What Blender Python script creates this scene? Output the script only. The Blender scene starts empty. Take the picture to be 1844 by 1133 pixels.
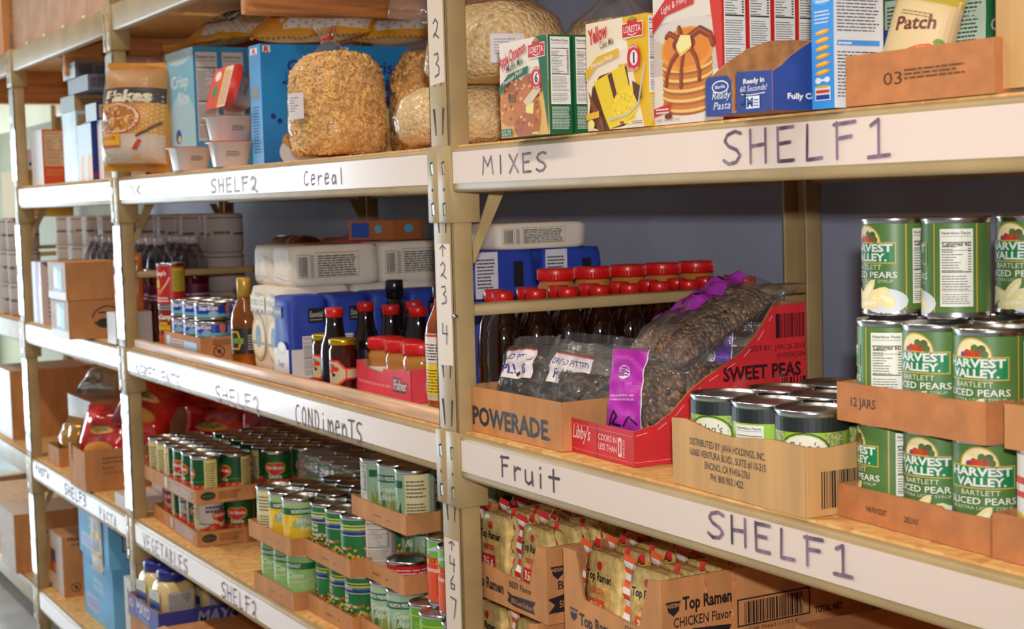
WIN, AMB, FLASH, LAMP, EXPO = 11.0, .17, 5.2, 24.0, 0.0      # daylight door, room light, flash, exposure
import bpy, bmesh, math, random
from mathutils import Vector, Matrix, noise
from mathutils.geometry import tessellate_polygon
SC = bpy.context.scene
COL = SC.collection
PI = math.pi
ZC = 1.45                                   # eye height above the floor
ZA, ZB, ZV, ZD, ZT = 1.5355, 1.087, 0.6285, 0.18, 1.985   # deck heights: mixes, fruit, vegetables, bottom, top

# ------------------------------------------------------------------ materials
def lin(c):
    return tuple((x / 255 / 12.92 if x / 255 <= .04045 else ((x / 255 + .055) / 1.055) ** 2.4) for x in c) + (1.0,)
MATS = {}
def mat(name, col, rough=.55, metal=0., noise_amt=0., noise_scale=30., bump=0., bump_scale=60., coat=0., spec=.5, stretch=(1, 1, 1), col2=None, coat_rough=.12):
    if name in MATS: return MATS[name]
    m = bpy.data.materials.new(name); m.use_nodes = True
    nt = m.node_tree; b = nt.nodes['Principled BSDF']
    c = lin(col)
    b.inputs['Base Color'].default_value = c
    b.inputs['Roughness'].default_value = rough
    b.inputs['Metallic'].default_value = metal
    b.inputs['Specular IOR Level'].default_value = spec
    if coat:
        b.inputs['Coat Weight'].default_value = coat; b.inputs['Coat Roughness'].default_value = coat_rough
    if noise_amt or bump or col2:
        tc = nt.nodes.new('ShaderNodeTexCoord'); mp = nt.nodes.new('ShaderNodeMapping')
        mp.inputs['Scale'].default_value = stretch
        nt.links.new(tc.outputs['Object'], mp.inputs['Vector'])
    if noise_amt or col2:
        n = nt.nodes.new('ShaderNodeTexNoise'); n.inputs['Scale'].default_value = noise_scale; n.inputs['Detail'].default_value = 4
        nt.links.new(mp.outputs['Vector'], n.inputs['Vector'])
        r = nt.nodes.new('ShaderNodeValToRGB')
        a = col2 or tuple(min(255, x * (1 + noise_amt)) for x in col)
        d = col if col2 else tuple(x * (1 - noise_amt) for x in col)
        r.color_ramp.elements[0].color = lin(d); r.color_ramp.elements[1].color = lin(a)
        r.color_ramp.elements[0].position = .35; r.color_ramp.elements[1].position = .65
        nt.links.new(n.outputs['Fac'], r.inputs['Fac']); nt.links.new(r.outputs['Color'], b.inputs['Base Color'])
    if bump:
        n2 = nt.nodes.new('ShaderNodeTexNoise'); n2.inputs['Scale'].default_value = bump_scale; n2.inputs['Detail'].default_value = 3
        nt.links.new(mp.outputs['Vector'], n2.inputs['Vector'])
        bp = nt.nodes.new('ShaderNodeBump'); bp.inputs['Strength'].default_value = bump; bp.inputs['Distance'].default_value = .004
        nt.links.new(n2.outputs['Fac'], bp.inputs['Height']); nt.links.new(bp.outputs['Normal'], b.inputs['Normal'])
    MATS[name] = m
    return m
def ink(c, rough=.5):
    return mat('ink_%d_%d_%d%s' % (*c, '' if rough == .5 else '_%d' % (rough * 100)), c, rough)
def film(name, tint=(255, 255, 255), gloss=.07, rough=.12, bump=.25, bscale=35., cap=.3, haze=0.):
    if name in MATS: return MATS[name]
    m = bpy.data.materials.new(name); m.use_nodes = True; nt = m.node_tree
    nt.nodes.clear()
    o = nt.nodes.new('ShaderNodeOutputMaterial'); mx = nt.nodes.new('ShaderNodeMixShader')
    t = nt.nodes.new('ShaderNodeBsdfTransparent'); t.inputs['Color'].default_value = lin(tint)
    g = nt.nodes.new('ShaderNodeBsdfGlossy'); g.inputs['Roughness'].default_value = rough
    lw = nt.nodes.new('ShaderNodeLayerWeight'); lw.inputs['Blend'].default_value = gloss
    tc = nt.nodes.new('ShaderNodeTexCoord'); n = nt.nodes.new('ShaderNodeTexNoise'); n.inputs['Scale'].default_value = bscale
    bp = nt.nodes.new('ShaderNodeBump'); bp.inputs['Strength'].default_value = bump; bp.inputs['Distance'].default_value = .01
    nt.links.new(tc.outputs['Object'], n.inputs['Vector']); nt.links.new(n.outputs['Fac'], bp.inputs['Height'])
    nt.links.new(bp.outputs['Normal'], g.inputs['Normal']); nt.links.new(bp.outputs['Normal'], lw.inputs['Normal'])
    mn = nt.nodes.new('ShaderNodeMath'); mn.operation = 'MINIMUM'; mn.inputs[1].default_value = cap
    nt.links.new(lw.outputs['Fresnel'], mn.inputs[0]); nt.links.new(mn.outputs[0], mx.inputs['Fac']); nt.links.new(t.outputs[0], mx.inputs[1]); nt.links.new(g.outputs[0], mx.inputs[2])
    out = mx.outputs[0]
    if haze:
        df = nt.nodes.new('ShaderNodeBsdfDiffuse'); df.inputs['Color'].default_value = lin((245, 243, 240)); m2 = nt.nodes.new('ShaderNodeMixShader'); m2.inputs['Fac'].default_value = haze
        nt.links.new(out, m2.inputs[1]); nt.links.new(df.outputs[0], m2.inputs[2]); out = m2.outputs[0]
    nt.links.new(out, o.inputs['Surface'])
    MATS[name] = m
    return m
def speckle(name, cols, scale=90., rough=.6, bump=.6):
    """voronoi cells in a few colours: oats, raisins, crumbs, chipboard strands"""
    if name in MATS: return MATS[name]
    m = bpy.data.materials.new(name); m.use_nodes = True; nt = m.node_tree; b = nt.nodes['Principled BSDF']
    b.inputs['Roughness'].default_value = rough
    tc = nt.nodes.new('ShaderNodeTexCoord'); v = nt.nodes.new('ShaderNodeTexVoronoi'); v.inputs['Scale'].default_value = scale
    mp = nt.nodes.new('ShaderNodeMapping'); nt.links.new(tc.outputs['Object'], mp.inputs['Vector']); nt.links.new(mp.outputs['Vector'], v.inputs['Vector'])
    sp = nt.nodes.new('ShaderNodeSeparateColor'); nt.links.new(v.outputs['Color'], sp.inputs['Color'])
    r = nt.nodes.new('ShaderNodeValToRGB'); e = r.color_ramp.elements
    while len(e) < len(cols): e.new(.5)
    for i, c in enumerate(cols):
        e[i].position = i / max(1, len(cols) - 1); e[i].color = lin(c)
    nt.links.new(sp.outputs[0], r.inputs['Fac']); nt.links.new(r.outputs['Color'], b.inputs['Base Color'])
    if bump:
        bp = nt.nodes.new('ShaderNodeBump'); bp.inputs['Strength'].default_value = bump; bp.inputs['Distance'].default_value = .006; bp.invert = True
        nt.links.new(v.outputs['Distance'], bp.inputs['Height']); nt.links.new(bp.outputs['Normal'], b.inputs['Normal'])
    MATS[name] = m
    return m
KRAFT = mat('kraft_cardboard', (205, 140, 84), .8, noise_amt=.06, noise_scale=25, stretch=(1, 1, .3), bump=.08, bump_scale=150)
KRAFT2 = mat('pale_kraft', (208, 160, 100), .7, noise_amt=.05, noise_scale=14, stretch=(3, 3, .2), bump=.08, bump_scale=120)
KRAFT3 = mat('rust_kraft', (196, 124, 72), .8, noise_amt=.05, noise_scale=40, bump=.06, bump_scale=160)
KRAFT_IN = mat('kraft_inside', (178, 122, 72), .85, noise_amt=.1, noise_scale=60)
WHITE = ink((236, 230, 222)); BLACK = ink((22, 20, 22)); DARK = ink((52, 48, 50))
STEEL = mat('tin_steel', (205, 205, 205), .22, 1., bump=.03, bump_scale=40)
TIN = mat('tin_lid', (190, 185, 182), .3, 1., noise_amt=.08, noise_scale=60)
GOLD_TIN = mat('gold_lacquered_tin', (226, 190, 90), .28, 1.)
BEIGE = mat('beige_rack_paint', (178, 150, 102), .5, noise_amt=.05, noise_scale=9, bump=.05, bump_scale=30, coat=.07, coat_rough=.2)
HOLE = mat('slot_shadow_gap', (38, 36, 38), .7)
TAPE = mat('taped_white_card', (238, 214, 196), .55, bump=.12, bump_scale=160, stretch=(1, 1, .05), coat=.55, coat_rough=.14)
TAPEV = mat('taped_post_card', (238, 214, 190), .5, bump=.12, bump_scale=50, coat=.6, coat_rough=.12)
MARKER = mat('dry_marker', (66, 48, 58), .6, noise_amt=.35, noise_scale=55, stretch=(1, 1, .3)); MARKER2 = mat('glare_faded_marker', (186, 176, 184), .6, noise_amt=.12, noise_scale=60); MARKER3 = mat('worn_marker', (112, 90, 102), .6, noise_amt=.4, noise_scale=45, stretch=(1, 1, .25))  # the palest marker has the glare on the labels put into its colour
OSB = speckle('chipboard_deck', [(244, 188, 110), (230, 170, 94), (250, 202, 128), (218, 152, 80)], 75, .65, .1)
PINE = mat('pine_strip', (232, 186, 150), .6, noise_amt=.1, noise_scale=16, stretch=(.3, 6, 6), coat=.2)
PINE2 = mat('pine_joist', (206, 130, 66), .7, noise_amt=.12, noise_scale=14, stretch=(8, .4, 8))
FILM = film('clear_film'); FILM2 = film('heavy_film', (255, 254, 252), .17, .12, .55, 42, .34, .045)
SHRINK = film('shrink_film', (246, 246, 248), .26, .22, .5, 30, .34, .16)

# ------------------------------------------------------------------ mesh builder
class G:
    def __init__(s): s.v = []; s.f = []; s.m = []; s.s = []; s.mats = []
    def mi(s, m):
        if m not in s.mats: s.mats.append(m)
        return s.mats.index(m)
    def face(s, pts, m, smooth=False):
        b = len(s.v); s.v += [tuple(p) for p in pts]; s.f.append(tuple(range(b, b + len(pts)))); s.m.append(s.mi(m)); s.s.append(smooth)
    def box(s, x0, x1, y0, y1, z0, z1, m):
        b = len(s.v); i = s.mi(m)
        s.v += [(x0, y0, z0), (x1, y0, z0), (x1, y1, z0), (x0, y1, z0), (x0, y0, z1), (x1, y0, z1), (x1, y1, z1), (x0, y1, z1)]
        for q in ((0, 3, 2, 1), (4, 5, 6, 7), (0, 1, 5, 4), (1, 2, 6, 5), (2, 3, 7, 6), (3, 0, 4, 7)):
            s.f.append(tuple(b + k for k in q)); s.m.append(i); s.s.append(False)
        return s
    def rbox(s, x0, x1, y0, y1, z0, z1, m, r=.003, seg=2):
        """box with rounded edges"""
        bm = bmesh.new(); bmesh.ops.create_cube(bm, size=1)
        for v in bm.verts: v.co = Vector(((x0 + x1) / 2 + v.co.x * (x1 - x0), (y0 + y1) / 2 + v.co.y * (y1 - y0), (z0 + z1) / 2 + v.co.z * (z1 - z0)))
        bmesh.ops.bevel(bm, geom=bm.edges[:], offset=r, segments=seg, affect='EDGES', profile=.5)
        s.add_bm(bm, m, True); return s
    def add_bm(s, bm, m, smooth=False):
        b = len(s.v); i = s.mi(m); bm.verts.index_update()
        s.v += [tuple(v.co) for v in bm.verts]
        for f in bm.faces:
            s.f.append(tuple(b + v.index for v in f.verts)); s.m.append(i); s.s.append(smooth)
        bm.free()
    def lathe(s, prof, mats, n=32, c=(0, 0, 0), sx=1, sy=1, smooth=True):
        """prof [(r,z)], mats one per segment or a single one"""
        b = len(s.v); k = len(prof)
        for r, z in prof:
            for j in range(n):
                a = 2 * PI * j / n
                s.v.append((c[0] + sx * r * math.cos(a), c[1] + sy * r * math.sin(a), c[2] + z))
        for i in range(k - 1):
            m = s.mi(mats[i] if isinstance(mats, list) else mats)
            for j in range(n):
                q = (j + 1) % n
                s.f.append((b + i * n + j, b + i * n + q, b + (i + 1) * n + q, b + (i + 1) * n + j)); s.m.append(m); s.s.append(smooth)
        for i, rev in ((0, True), (k - 1, False)):
            if prof[i][0] > 1e-6:
                l = [b + i * n + j for j in range(n)]
                s.f.append(tuple(reversed(l)) if rev else tuple(l)); s.m.append(s.mi((mats[0] if i == 0 else mats[-1]) if isinstance(mats, list) else mats)); s.s.append(False)
        return s
    def slab(s, poly, o, U, V, t, m, me=None):
        """closed polygon (u,v) in the plane o+uU+vV, thickness t against the normal UxV"""
        o, U, V = Vector(o), Vector(U), Vector(V); N = U.cross(V).normalized()
        fr = [o + U * u + V * v for u, v in poly]; bk = [p - N * t for p in fr]; n = len(poly)
        b = len(s.v); s.v += [tuple(p) for p in fr + bk]
        tris = tessellate_polygon([[Vector((u, v, 0)) for u, v in poly]])
        i = s.mi(m); j = s.mi(me or m)
        for a in tris:
            p0, p1, p2 = (poly[k] for k in a)
            if (p1[0] - p0[0]) * (p2[1] - p0[1]) - (p1[1] - p0[1]) * (p2[0] - p0[0]) < 0: a = (a[0], a[2], a[1])
            s.f.append(tuple(b + k for k in a)); s.m.append(i); s.s.append(False)
            s.f.append(tuple(b + n + k for k in reversed(a))); s.m.append(j); s.s.append(False)
        ccw = sum(poly[k][0] * poly[(k + 1) % n][1] - poly[(k + 1) % n][0] * poly[k][1] for k in range(n)) > 0
        for k in range(n):
            q = (k + 1) % n
            f = (b + k, b + n + k, b + n + q, b + q)
            s.f.append(f if ccw else tuple(reversed(f))); s.m.append(j); s.s.append(False)
        return s
    def tube(s, pts, r, m, n=8):
        pts = [Vector(p) for p in pts]; b = len(s.v); i = s.mi(m)
        for k, p in enumerate(pts):
            d = (pts[min(k + 1, len(pts) - 1)] - pts[max(k - 1, 0)]).normalized()
            a = d.cross(Vector((0, 0, 1)) if abs(d.z) < .9 else Vector((1, 0, 0))).normalized(); c = d.cross(a)
            rr = r[k] if isinstance(r, (list, tuple)) else r
            for j in range(n):
                t = 2 * PI * j / n; s.v.append(tuple(p + a * (rr * math.cos(t)) + c * (rr * math.sin(t))))
        for k in range(len(pts) - 1):
            for j in range(n):
                q = (j + 1) % n
                s.f.append((b + k * n + j, b + k * n + q, b + (k + 1) * n + q, b + (k + 1) * n + j)); s.m.append(i); s.s.append(True)
        s.f.append(tuple(b + j for j in reversed(range(n)))); s.m.append(i); s.s.append(False)
        s.f.append(tuple(b + (len(pts) - 1) * n + j for j in range(n))); s.m.append(i); s.s.append(False)
        return s
    def rings(s, rings, m, n=28, e=2.6, amp=0., sc=12., seed=0, fold=0., c=(0, 0, 0), nfold=9):
        """stack of superellipse rings (z, rx, ry, ox, oy) = sacks and bags"""
        b = len(s.v); i = s.mi(m)
        for z, rx, ry, ox, oy in rings:
            for j in range(n):
                a = 2 * PI * j / n; ca, sa = math.cos(a), math.sin(a)
                q = (abs(ca) ** e + abs(sa) ** e) ** (-1 / e)
                p = Vector((ca * q * rx, sa * q * ry, z))
                d = amp * noise.noise(Vector((p.x * sc + seed * 7.3, p.y * sc, z * sc))) + fold * math.sin(nfold * a + seed + z * 20) * .5
                k = 1 + d / max(rx, ry, .001)
                s.v.append((c[0] + ox + p.x * k, c[1] + oy + p.y * k, c[2] + z + d * .3))
        k = len(rings)
        for r in range(k - 1):
            for j in range(n):
                q = (j + 1) % n
                s.f.append((b + r * n + j, b + r * n + q, b + (r + 1) * n + q, b + (r + 1) * n + j)); s.m.append(i); s.s.append(True)
        s.f.append(tuple(b + j for j in reversed(range(n)))); s.m.append(i); s.s.append(False)
        s.f.append(tuple(b + (k - 1) * n + j for j in range(n))); s.m.append(i); s.s.append(True)
        return s
    def pillow(s, w, h, t, mf, mb=None, nu=16, nv=20, amp=.004, sc=22., seed=0, p=2.2, fin=.012, M=None, art=None, grow=0.):
        """sealed bag lying in the local xz-plane, faces to -y and +y, crimped fins at both ends"""
        M = M or Matrix.Identity(4)
        def P(u, v, sd):
            x = (u - .5) * w; z = v * h
            k = max(0., (1 - abs(2 * u - 1) ** p)) ** .5 * max(0., (1 - abs(2 * v - 1) ** (p * 2))) ** .5
            q = amp * noise.noise(Vector((x * sc + seed * 3.1, z * sc + seed, sd * 5.)))
            pinch = 1 - .06 * (1 - abs(2 * v - 1) ** 3) * 0 + .0
            return M @ Vector((x * pinch, sd * (t / 2 * k + grow * k) + q * (k + .3), z + q * .5))
        for sd, m in ((-1, mf), (1, mb or mf)):
            b = len(s.v); i = s.mi(m)
            for a in range(nv + 1):
                for c in range(nu + 1): s.v.append(tuple(P(c / nu, a / nv, sd)))
            for a in range(nv):
                for c in range(nu):
                    f = (b + a * (nu + 1) + c, b + a * (nu + 1) + c + 1, b + (a + 1) * (nu + 1) + c + 1, b + (a + 1) * (nu + 1) + c)
                    s.f.append(f if sd < 0 else tuple(reversed(f))); s.m.append(i); s.s.append(True)
        if fin:
            for z0, z1 in ((-fin, 0), (h, h + fin)):
                n = nu * 2; b = len(s.v); i = s.mi(mf)
                for z in (z0, z1):
                    for c in range(n + 1):
                        x = (c / n - .5) * w; y = .0025 * (1 if c % 2 else -1) + amp * 1.5 * noise.noise(Vector((x * sc, z * 9, seed)))
                        s.v.append(tuple(M @ Vector((x, y, z))))
                for c in range(n):
                    s.f.append((b + c, b + c + 1, b + n + 1 + c + 1, b + n + 1 + c)); s.m.append(i); s.s.append(True)
        if art:
            art.emit(s, lambda u, v, l: (lambda a, b_: M @ Vector(((a - .5) * w, P0(a, b_, t, w, h, p, amp, sc, seed, grow) - l, b_ * h)))(min(1, max(0, u / w)), min(1, max(0, v / h))), du=w / nu, dv=h / nv)
        return s
    def build(s, name, parent=None, loc=None):
        me = bpy.data.meshes.new(name); me.from_pydata(s.v, [], s.f)
        for m in s.mats: me.materials.append(m)
        me.polygons.foreach_set('material_index', s.m); me.polygons.foreach_set('use_smooth', s.s)
        me.update()
        o = bpy.data.objects.new(name, me); COL.objects.link(o)
        if parent: o.parent = parent
        if loc: o.location = loc
        return o
def P0(u, v, t, w, h, p, amp, sc, seed, grow):
    k = max(0., (1 - abs(2 * u - 1) ** p)) ** .5 * max(0., (1 - abs(2 * v - 1) ** (p * 2))) ** .5
    q = amp * noise.noise(Vector(((u - .5) * w * sc + seed * 3.1, v * h * sc + seed, -5.)))
    return -(t / 2 * k + grow * k) + q * (k + .3) - .0012

# ------------------------------------------------------------------ flat artwork (print on faces and round cans)
TXC = {}
def text2d(st, bold=0., shear=0., font_space=1.):
    key = (st, bold, shear, font_space)
    if key not in TXC:
        cu = bpy.data.curves.new('t', 'FONT'); cu.body = st; cu.size = 1; cu.resolution_u = 2; cu.offset = bold; cu.shear = shear; cu.fill_mode = 'FRONT'; cu.space_character = font_space
        ob = bpy.data.objects.new('t', cu); me = ob.to_mesh()
        vs = [(v.co.x, v.co.y) for v in me.vertices]; fs = [tuple(p.vertices) for p in me.polygons]
        ob.to_mesh_clear(); bpy.data.objects.remove(ob); bpy.data.curves.remove(cu)
        xs = [v[0] for v in vs] or [0]
        TXC[key] = (vs, fs, min(xs), max(xs))
    return TXC[key]
class Art:
    STEP = .00002
    def __init__(s): s.p = []; s.l = 0; s.clip = None
    def poly(s, pts, m, same=False):
        if not same: s.l += 1
        if s.clip: pts = s._clip(pts)
        if len(pts) > 2: s.p.append((pts, m, s.l))
        return s
    def _clip(s, pts):
        x0, x1, y0, y1 = s.clip
        for ax, lo, sg in ((0, x0, 1), (0, x1, -1), (1, y0, 1), (1, y1, -1)):
            out = []
            for i in range(len(pts)):
                a, b = pts[i - 1], pts[i]; da, db = (a[ax] - lo) * sg, (b[ax] - lo) * sg
                if (da >= 0) != (db >= 0):
                    t = da / (da - db); out.append((a[0] + (b[0] - a[0]) * t, a[1] + (b[1] - a[1]) * t))
                if db >= 0: out.append(b)
            pts = out
            if len(pts) < 3: return []
        return pts
    def rect(s, x, y, w, h, m, same=False): return s.poly([(x, y), (x + w, y), (x + w, y + h), (x, y + h)], m, same)
    def ell(s, cx, cy, rx, ry, m, n=20, a0=0, a1=2 * PI, rot=0):
        pts = []
        for i in range(n if a1 - a0 > 6.2 else n + 1):
            a = a0 + (a1 - a0) * i / n; x, y = rx * math.cos(a), ry * math.sin(a)
            pts.append((cx + x * math.cos(rot) - y * math.sin(rot), cy + x * math.sin(rot) + y * math.cos(rot)))
        return s.poly(pts, m)
    def ring(s, cx, cy, r0, r1, m, n=24, a0=0, a1=2 * PI, ky=1):
        s.l += 1
        for i in range(n):
            a, b = a0 + (a1 - a0) * i / n, a0 + (a1 - a0) * (i + 1) / n
            s.poly([(cx + r0 * math.cos(a), cy + ky * r0 * math.sin(a)), (cx + r1 * math.cos(a), cy + ky * r1 * math.sin(a)), (cx + r1 * math.cos(b), cy + ky * r1 * math.sin(b)), (cx + r0 * math.cos(b), cy + ky * r0 * math.sin(b))], m, True)
        return s
    def text(s, st, x, y, h, m, bold=.0, shear=0., al='L', w=None, rot=0., arc=0., sp=1.):
        """h = cap height; w = force this width"""
        vs, fs, x0, x1 = text2d(st, bold, shear, sp); k = h / .69; kx = w / (x1 - x0) if w else k
        W = (x1 - x0) * kx; off = {'L': 0, 'C': -W / 2, 'R': -W}[al]; s.l += 1; c, q = math.cos(rot), math.sin(rot)
        out = []
        for vx, vy in vs:
            a, b = (vx - x0) * kx + off, vy * k
            if arc: b += arc * (1 - (2 * a / W) ** 2) if al == 'C' else arc * a
            out.append((x + a * c - b * q, y + a * q + b * c))
        for f in fs: s.poly([out[i] for i in f], m, True)
        return s
    def stroke(s, pts, wd, m):
        """marker stroke along a polyline"""
        s.l += 1
        for (ax, ay), (bx, by) in zip(pts, pts[1:]):
            dx, dy = bx - ax, by - ay; L = math.hypot(dx, dy) or 1; nx, ny = -dy / L * wd / 2, dx / L * wd / 2; ex, ey = dx / L * wd * .3, dy / L * wd * .3
            s.l += .25; s.poly([(ax - nx, ay - ny), (bx - nx, by - ny), (bx + nx, by + ny), (ax + nx, ay + ny)], m, True)
        for x, y in pts:
            s.l += .25; s.poly([(x + wd / 2 * math.cos(k * PI / 4), y + wd / 2 * math.sin(k * PI / 4)) for k in range(8)], m, True)
        return s
    def lines(s, x, y, w, h, n, m, seed=1, fill=.45, cut=.25):
        """rows of tiny unreadable print"""
        R = random.Random(seed); s.l += 1
        for i in range(n):
            yy = y + h * (n - 1 - i) / n; xx = x; end = x + w * (1 - R.random() * cut)
            while xx < end:
                ww = w * R.uniform(.06, .2)
                s.rect(xx, yy, min(ww, end - xx), h / n * fill, m, True); xx += ww + w * .02
        return s
    def bars(s, x, y, w, h, m, n=28, seed=2):
        R = random.Random(seed); s.l += 1; xx = x
        while xx < x + w:
            b = R.choice((1, 1, 2, 3)) * w / (n * 2.6); s.rect(xx, y, min(b, x + w - xx), h, m, True); xx += b + R.choice((1, 1, 2)) * w / (n * 2.6)
        return s
    def nutri(s, x, y, w, h, m=DARK, bg=WHITE, seed=3, n=16):
        if bg: s.rect(x, y, w, h, bg)
        s.text('Nutrition Facts', x + w * .06, y + h * .93, h * .035, m, .02, w=w * .86)
        s.l += 1
        for f, t in ((.9, .006), (.82, .012), (.72, .006), (.44, .014), (.2, .006)): s.rect(x + w * .05, y + h * f, w * .9, h * t, m, True)
        s.lines(x + w * .06, y + h * .46, w * .62, h * .34, n // 2, m, seed, .32, .5)
        s.l += 1
        for i in range(n // 2): s.rect(x + w * .84, y + h * (.47 + .34 * i / (n // 2)), w * .1, h * .012, m, True)
        s.lines(x + w * .06, y + h * .22, w * .86, h * .2, n // 3, m, seed + 1, .3, .2)
        s.lines(x + w * .06, y + h * .04, w * .86, h * .14, n // 4, m, seed + 2, .3, .2)
        return s
    def emit(s, g, f, du=None, base=.0003, dv=None):
        for pts, m, l in s.p:
            w = base + l * s.STEP
            if len(pts) > 4 or du:
                tr = tessellate_polygon([[Vector((p[0], p[1], 0)) for p in pts]]) if len(pts) > 3 else [(0, 1, 2)]
                for t in tr:
                    a, b, c = (pts[k] for k in t)
                    if (b[0] - a[0]) * (c[1] - a[1]) - (b[1] - a[1]) * (c[0] - a[0]) < 0: b, c = c, b
                    tri = [a, b, c]
                    if du:
                        k0, k1 = math.floor(min(p[0] for p in tri) / du), math.floor(max(p[0] for p in tri) / du)
                        h0, h1 = (math.floor(min(p[1] for p in tri) / dv), math.floor(max(p[1] for p in tri) / dv)) if dv else (0, 0)
                        sv = s.clip
                        for k in range(k0, k1 + 1):
                            for h in range(h0, h1 + 1):
                                if k0 == k1 and h0 == h1: q = tri
                                else:
                                    s.clip = (k * du, (k + 1) * du, h * dv if dv else -9, (h + 1) * dv if dv else 9); q = s._clip(tri)
                                if len(q) > 2: g.face([f(u, v, w) for u, v in q], m, False)
                        s.clip = sv
                    else: g.face([f(u, v, w) for u, v in tri], m)
            else:
                if sum(pts[k - 1][0] * pts[k][1] - pts[k][0] * pts[k - 1][1] for k in range(len(pts))) < 0: pts = pts[::-1]
                g.face([f(u, v, w) for u, v in pts], m)
    def flat(s, g, o, U, V, base=.0003):
        o, U, V = Vector(o), Vector(U), Vector(V); N = U.cross(V)
        s.emit(g, lambda u, v, w: o + U * u + V * v + N * w, base=base)
    def wrap(s, g, r, a0=-PI / 2, c=(0, 0, 0), base=.0003):
        """u runs to the right round a cylinder seen from outside, u=0 at angle a0"""
        s.emit(g, lambda u, v, w: (c[0] + (r + w) * math.cos(a0 + u / r), c[1] + (r + w) * math.sin(a0 + u / r), c[2] + v), du=r * .16, base=base)

# ------------------------------------------------------------------ things
def tag(o, label, cat, group=None):
    o['label'] = label; o['category'] = cat
    if len(label.replace('-', ' ').split()) > 16: print('LONG', label)
    if group: o['group'] = group
    return o
def thing(name, label, cat, loc, rz=0., group=None, rx=0., ry=0.):
    o = bpy.data.objects.new(name, None); COL.objects.link(o); o.empty_display_size = .05
    o.location = loc; o.rotation_euler = (rx, ry, rz)
    return tag(o, label, cat, group)
def dup(root, loc, rz=0., label=None, group=None, rx=0., ry=0.):
    r = root.copy(); COL.objects.link(r); r.location = loc; r.rotation_euler = (rx, ry, rz)
    if label: r['label'] = label
    if group: r['group'] = group
    for ch in list(root.children):
        c = ch.copy(); COL.objects.link(c); c.parent = r
        for g in ch.children:
            d = g.copy(); COL.objects.link(d); d.parent = c
    return r
ORD = ['first', 'second', 'third', 'fourth', 'fifth', 'sixth', 'seventh', 'eighth', 'ninth', 'tenth', 'eleventh', 'twelfth']
def struct(o): o['kind'] = 'structure'; return o
# ------------------------------------------------------------------ the room
g = G(); g.box(-12, 3, -4.2, .86, -.05, 0, mat('polished_concrete', (206, 210, 212), .2, noise_amt=.07, noise_scale=3, bump=.03, bump_scale=6)); struct(g.build('floor'))
g = G(); g.box(-6.6, 3, .81, .9, 0, 3.4, mat('grey_wall_paint', (168, 172, 192), .8, noise_amt=.03, noise_scale=4, bump=.05, bump_scale=90))
g.box(-12, -6.6, .81, .9, 0, 1.92, mat('khaki_wall', (128, 122, 92), .8, noise_amt=.04, noise_scale=4)); g.box(-12, -6.6, .81, .9, 1.92, 3.4, mat('cream_wall', (206, 194, 162), .8, noise_amt=.03, noise_scale=4)); struct(g.build('wall_back'))  # far section is khaki below and cream above
g = G(); wm = mat('left_wall_paint', (196, 188, 170), .8, noise_amt=.04, noise_scale=5)
g.box(-10.2, -10.05, .6, .81, 0, 3.4, wm); g.box(-10.2, -10.05, -4.2, -3.3, 0, 3.4, wm); g.box(-10.2, -10.05, -3.3, .6, 2.0, 3.4, wm); struct(g.build('wall_left'))
def emis(name, col, k):
    m = bpy.data.materials.new(name); m.use_nodes = True; nt = m.node_tree; nt.nodes.clear()
    o = nt.nodes.new('ShaderNodeOutputMaterial'); e = nt.nodes.new('ShaderNodeEmission'); e.inputs['Color'].default_value = (*col, 1); e.inputs['Strength'].default_value = k
    nt.links.new(e.outputs[0], o.inputs['Surface']); return m
g = G(); fm = mat('door_frame_metal', (120, 120, 124), .4, .6)
for y in (-3.3, -1.92, -.51, .54): g.box(-10.16, -10.06, y, y + .06, 0, 2.0, fm)
for z in (0, 1.05, 1.94): g.box(-10.15, -10.07, -3.3, .6, z, z + .06, fm)
wf = struct(g.build('window_1'))
g = G(); g.box(-10.13, -10.12, -3.27, .57, .02, 1.98, emis('daylight_pane', (.70, .87, 1.0), WIN)); o = g.build('pane', wf)

g = G(); g.box(-12, 3, -4.2, .9, 3.4, 3.5, mat('ceiling_paint', (214, 208, 200), .85, noise_amt=.02, noise_scale=5)); struct(g.build('ceiling'))
for k, x in enumerate((-.6, -2.6, -4.6)):
    g = G(); g.rbox(x - .65, x + .65, -1.42, -1.18, 3.34, 3.4, ink((226, 226, 222)), .01); o = struct(g.build('trim_%d' % (k + 1)))
    d = bpy.data.lights.new('ceiling_lamp', 'AREA'); d.shape = 'RECTANGLE'; d.size = 1.2; d.size_y = .16; d.energy = LAMP * (.6, 1.1, 1.1)[k]; d.color = (1., .9, .79)
    o = bpy.data.objects.new('ceiling_lamp', d); COL.objects.link(o); o.location = (x, -1.3, 3.335)

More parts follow.
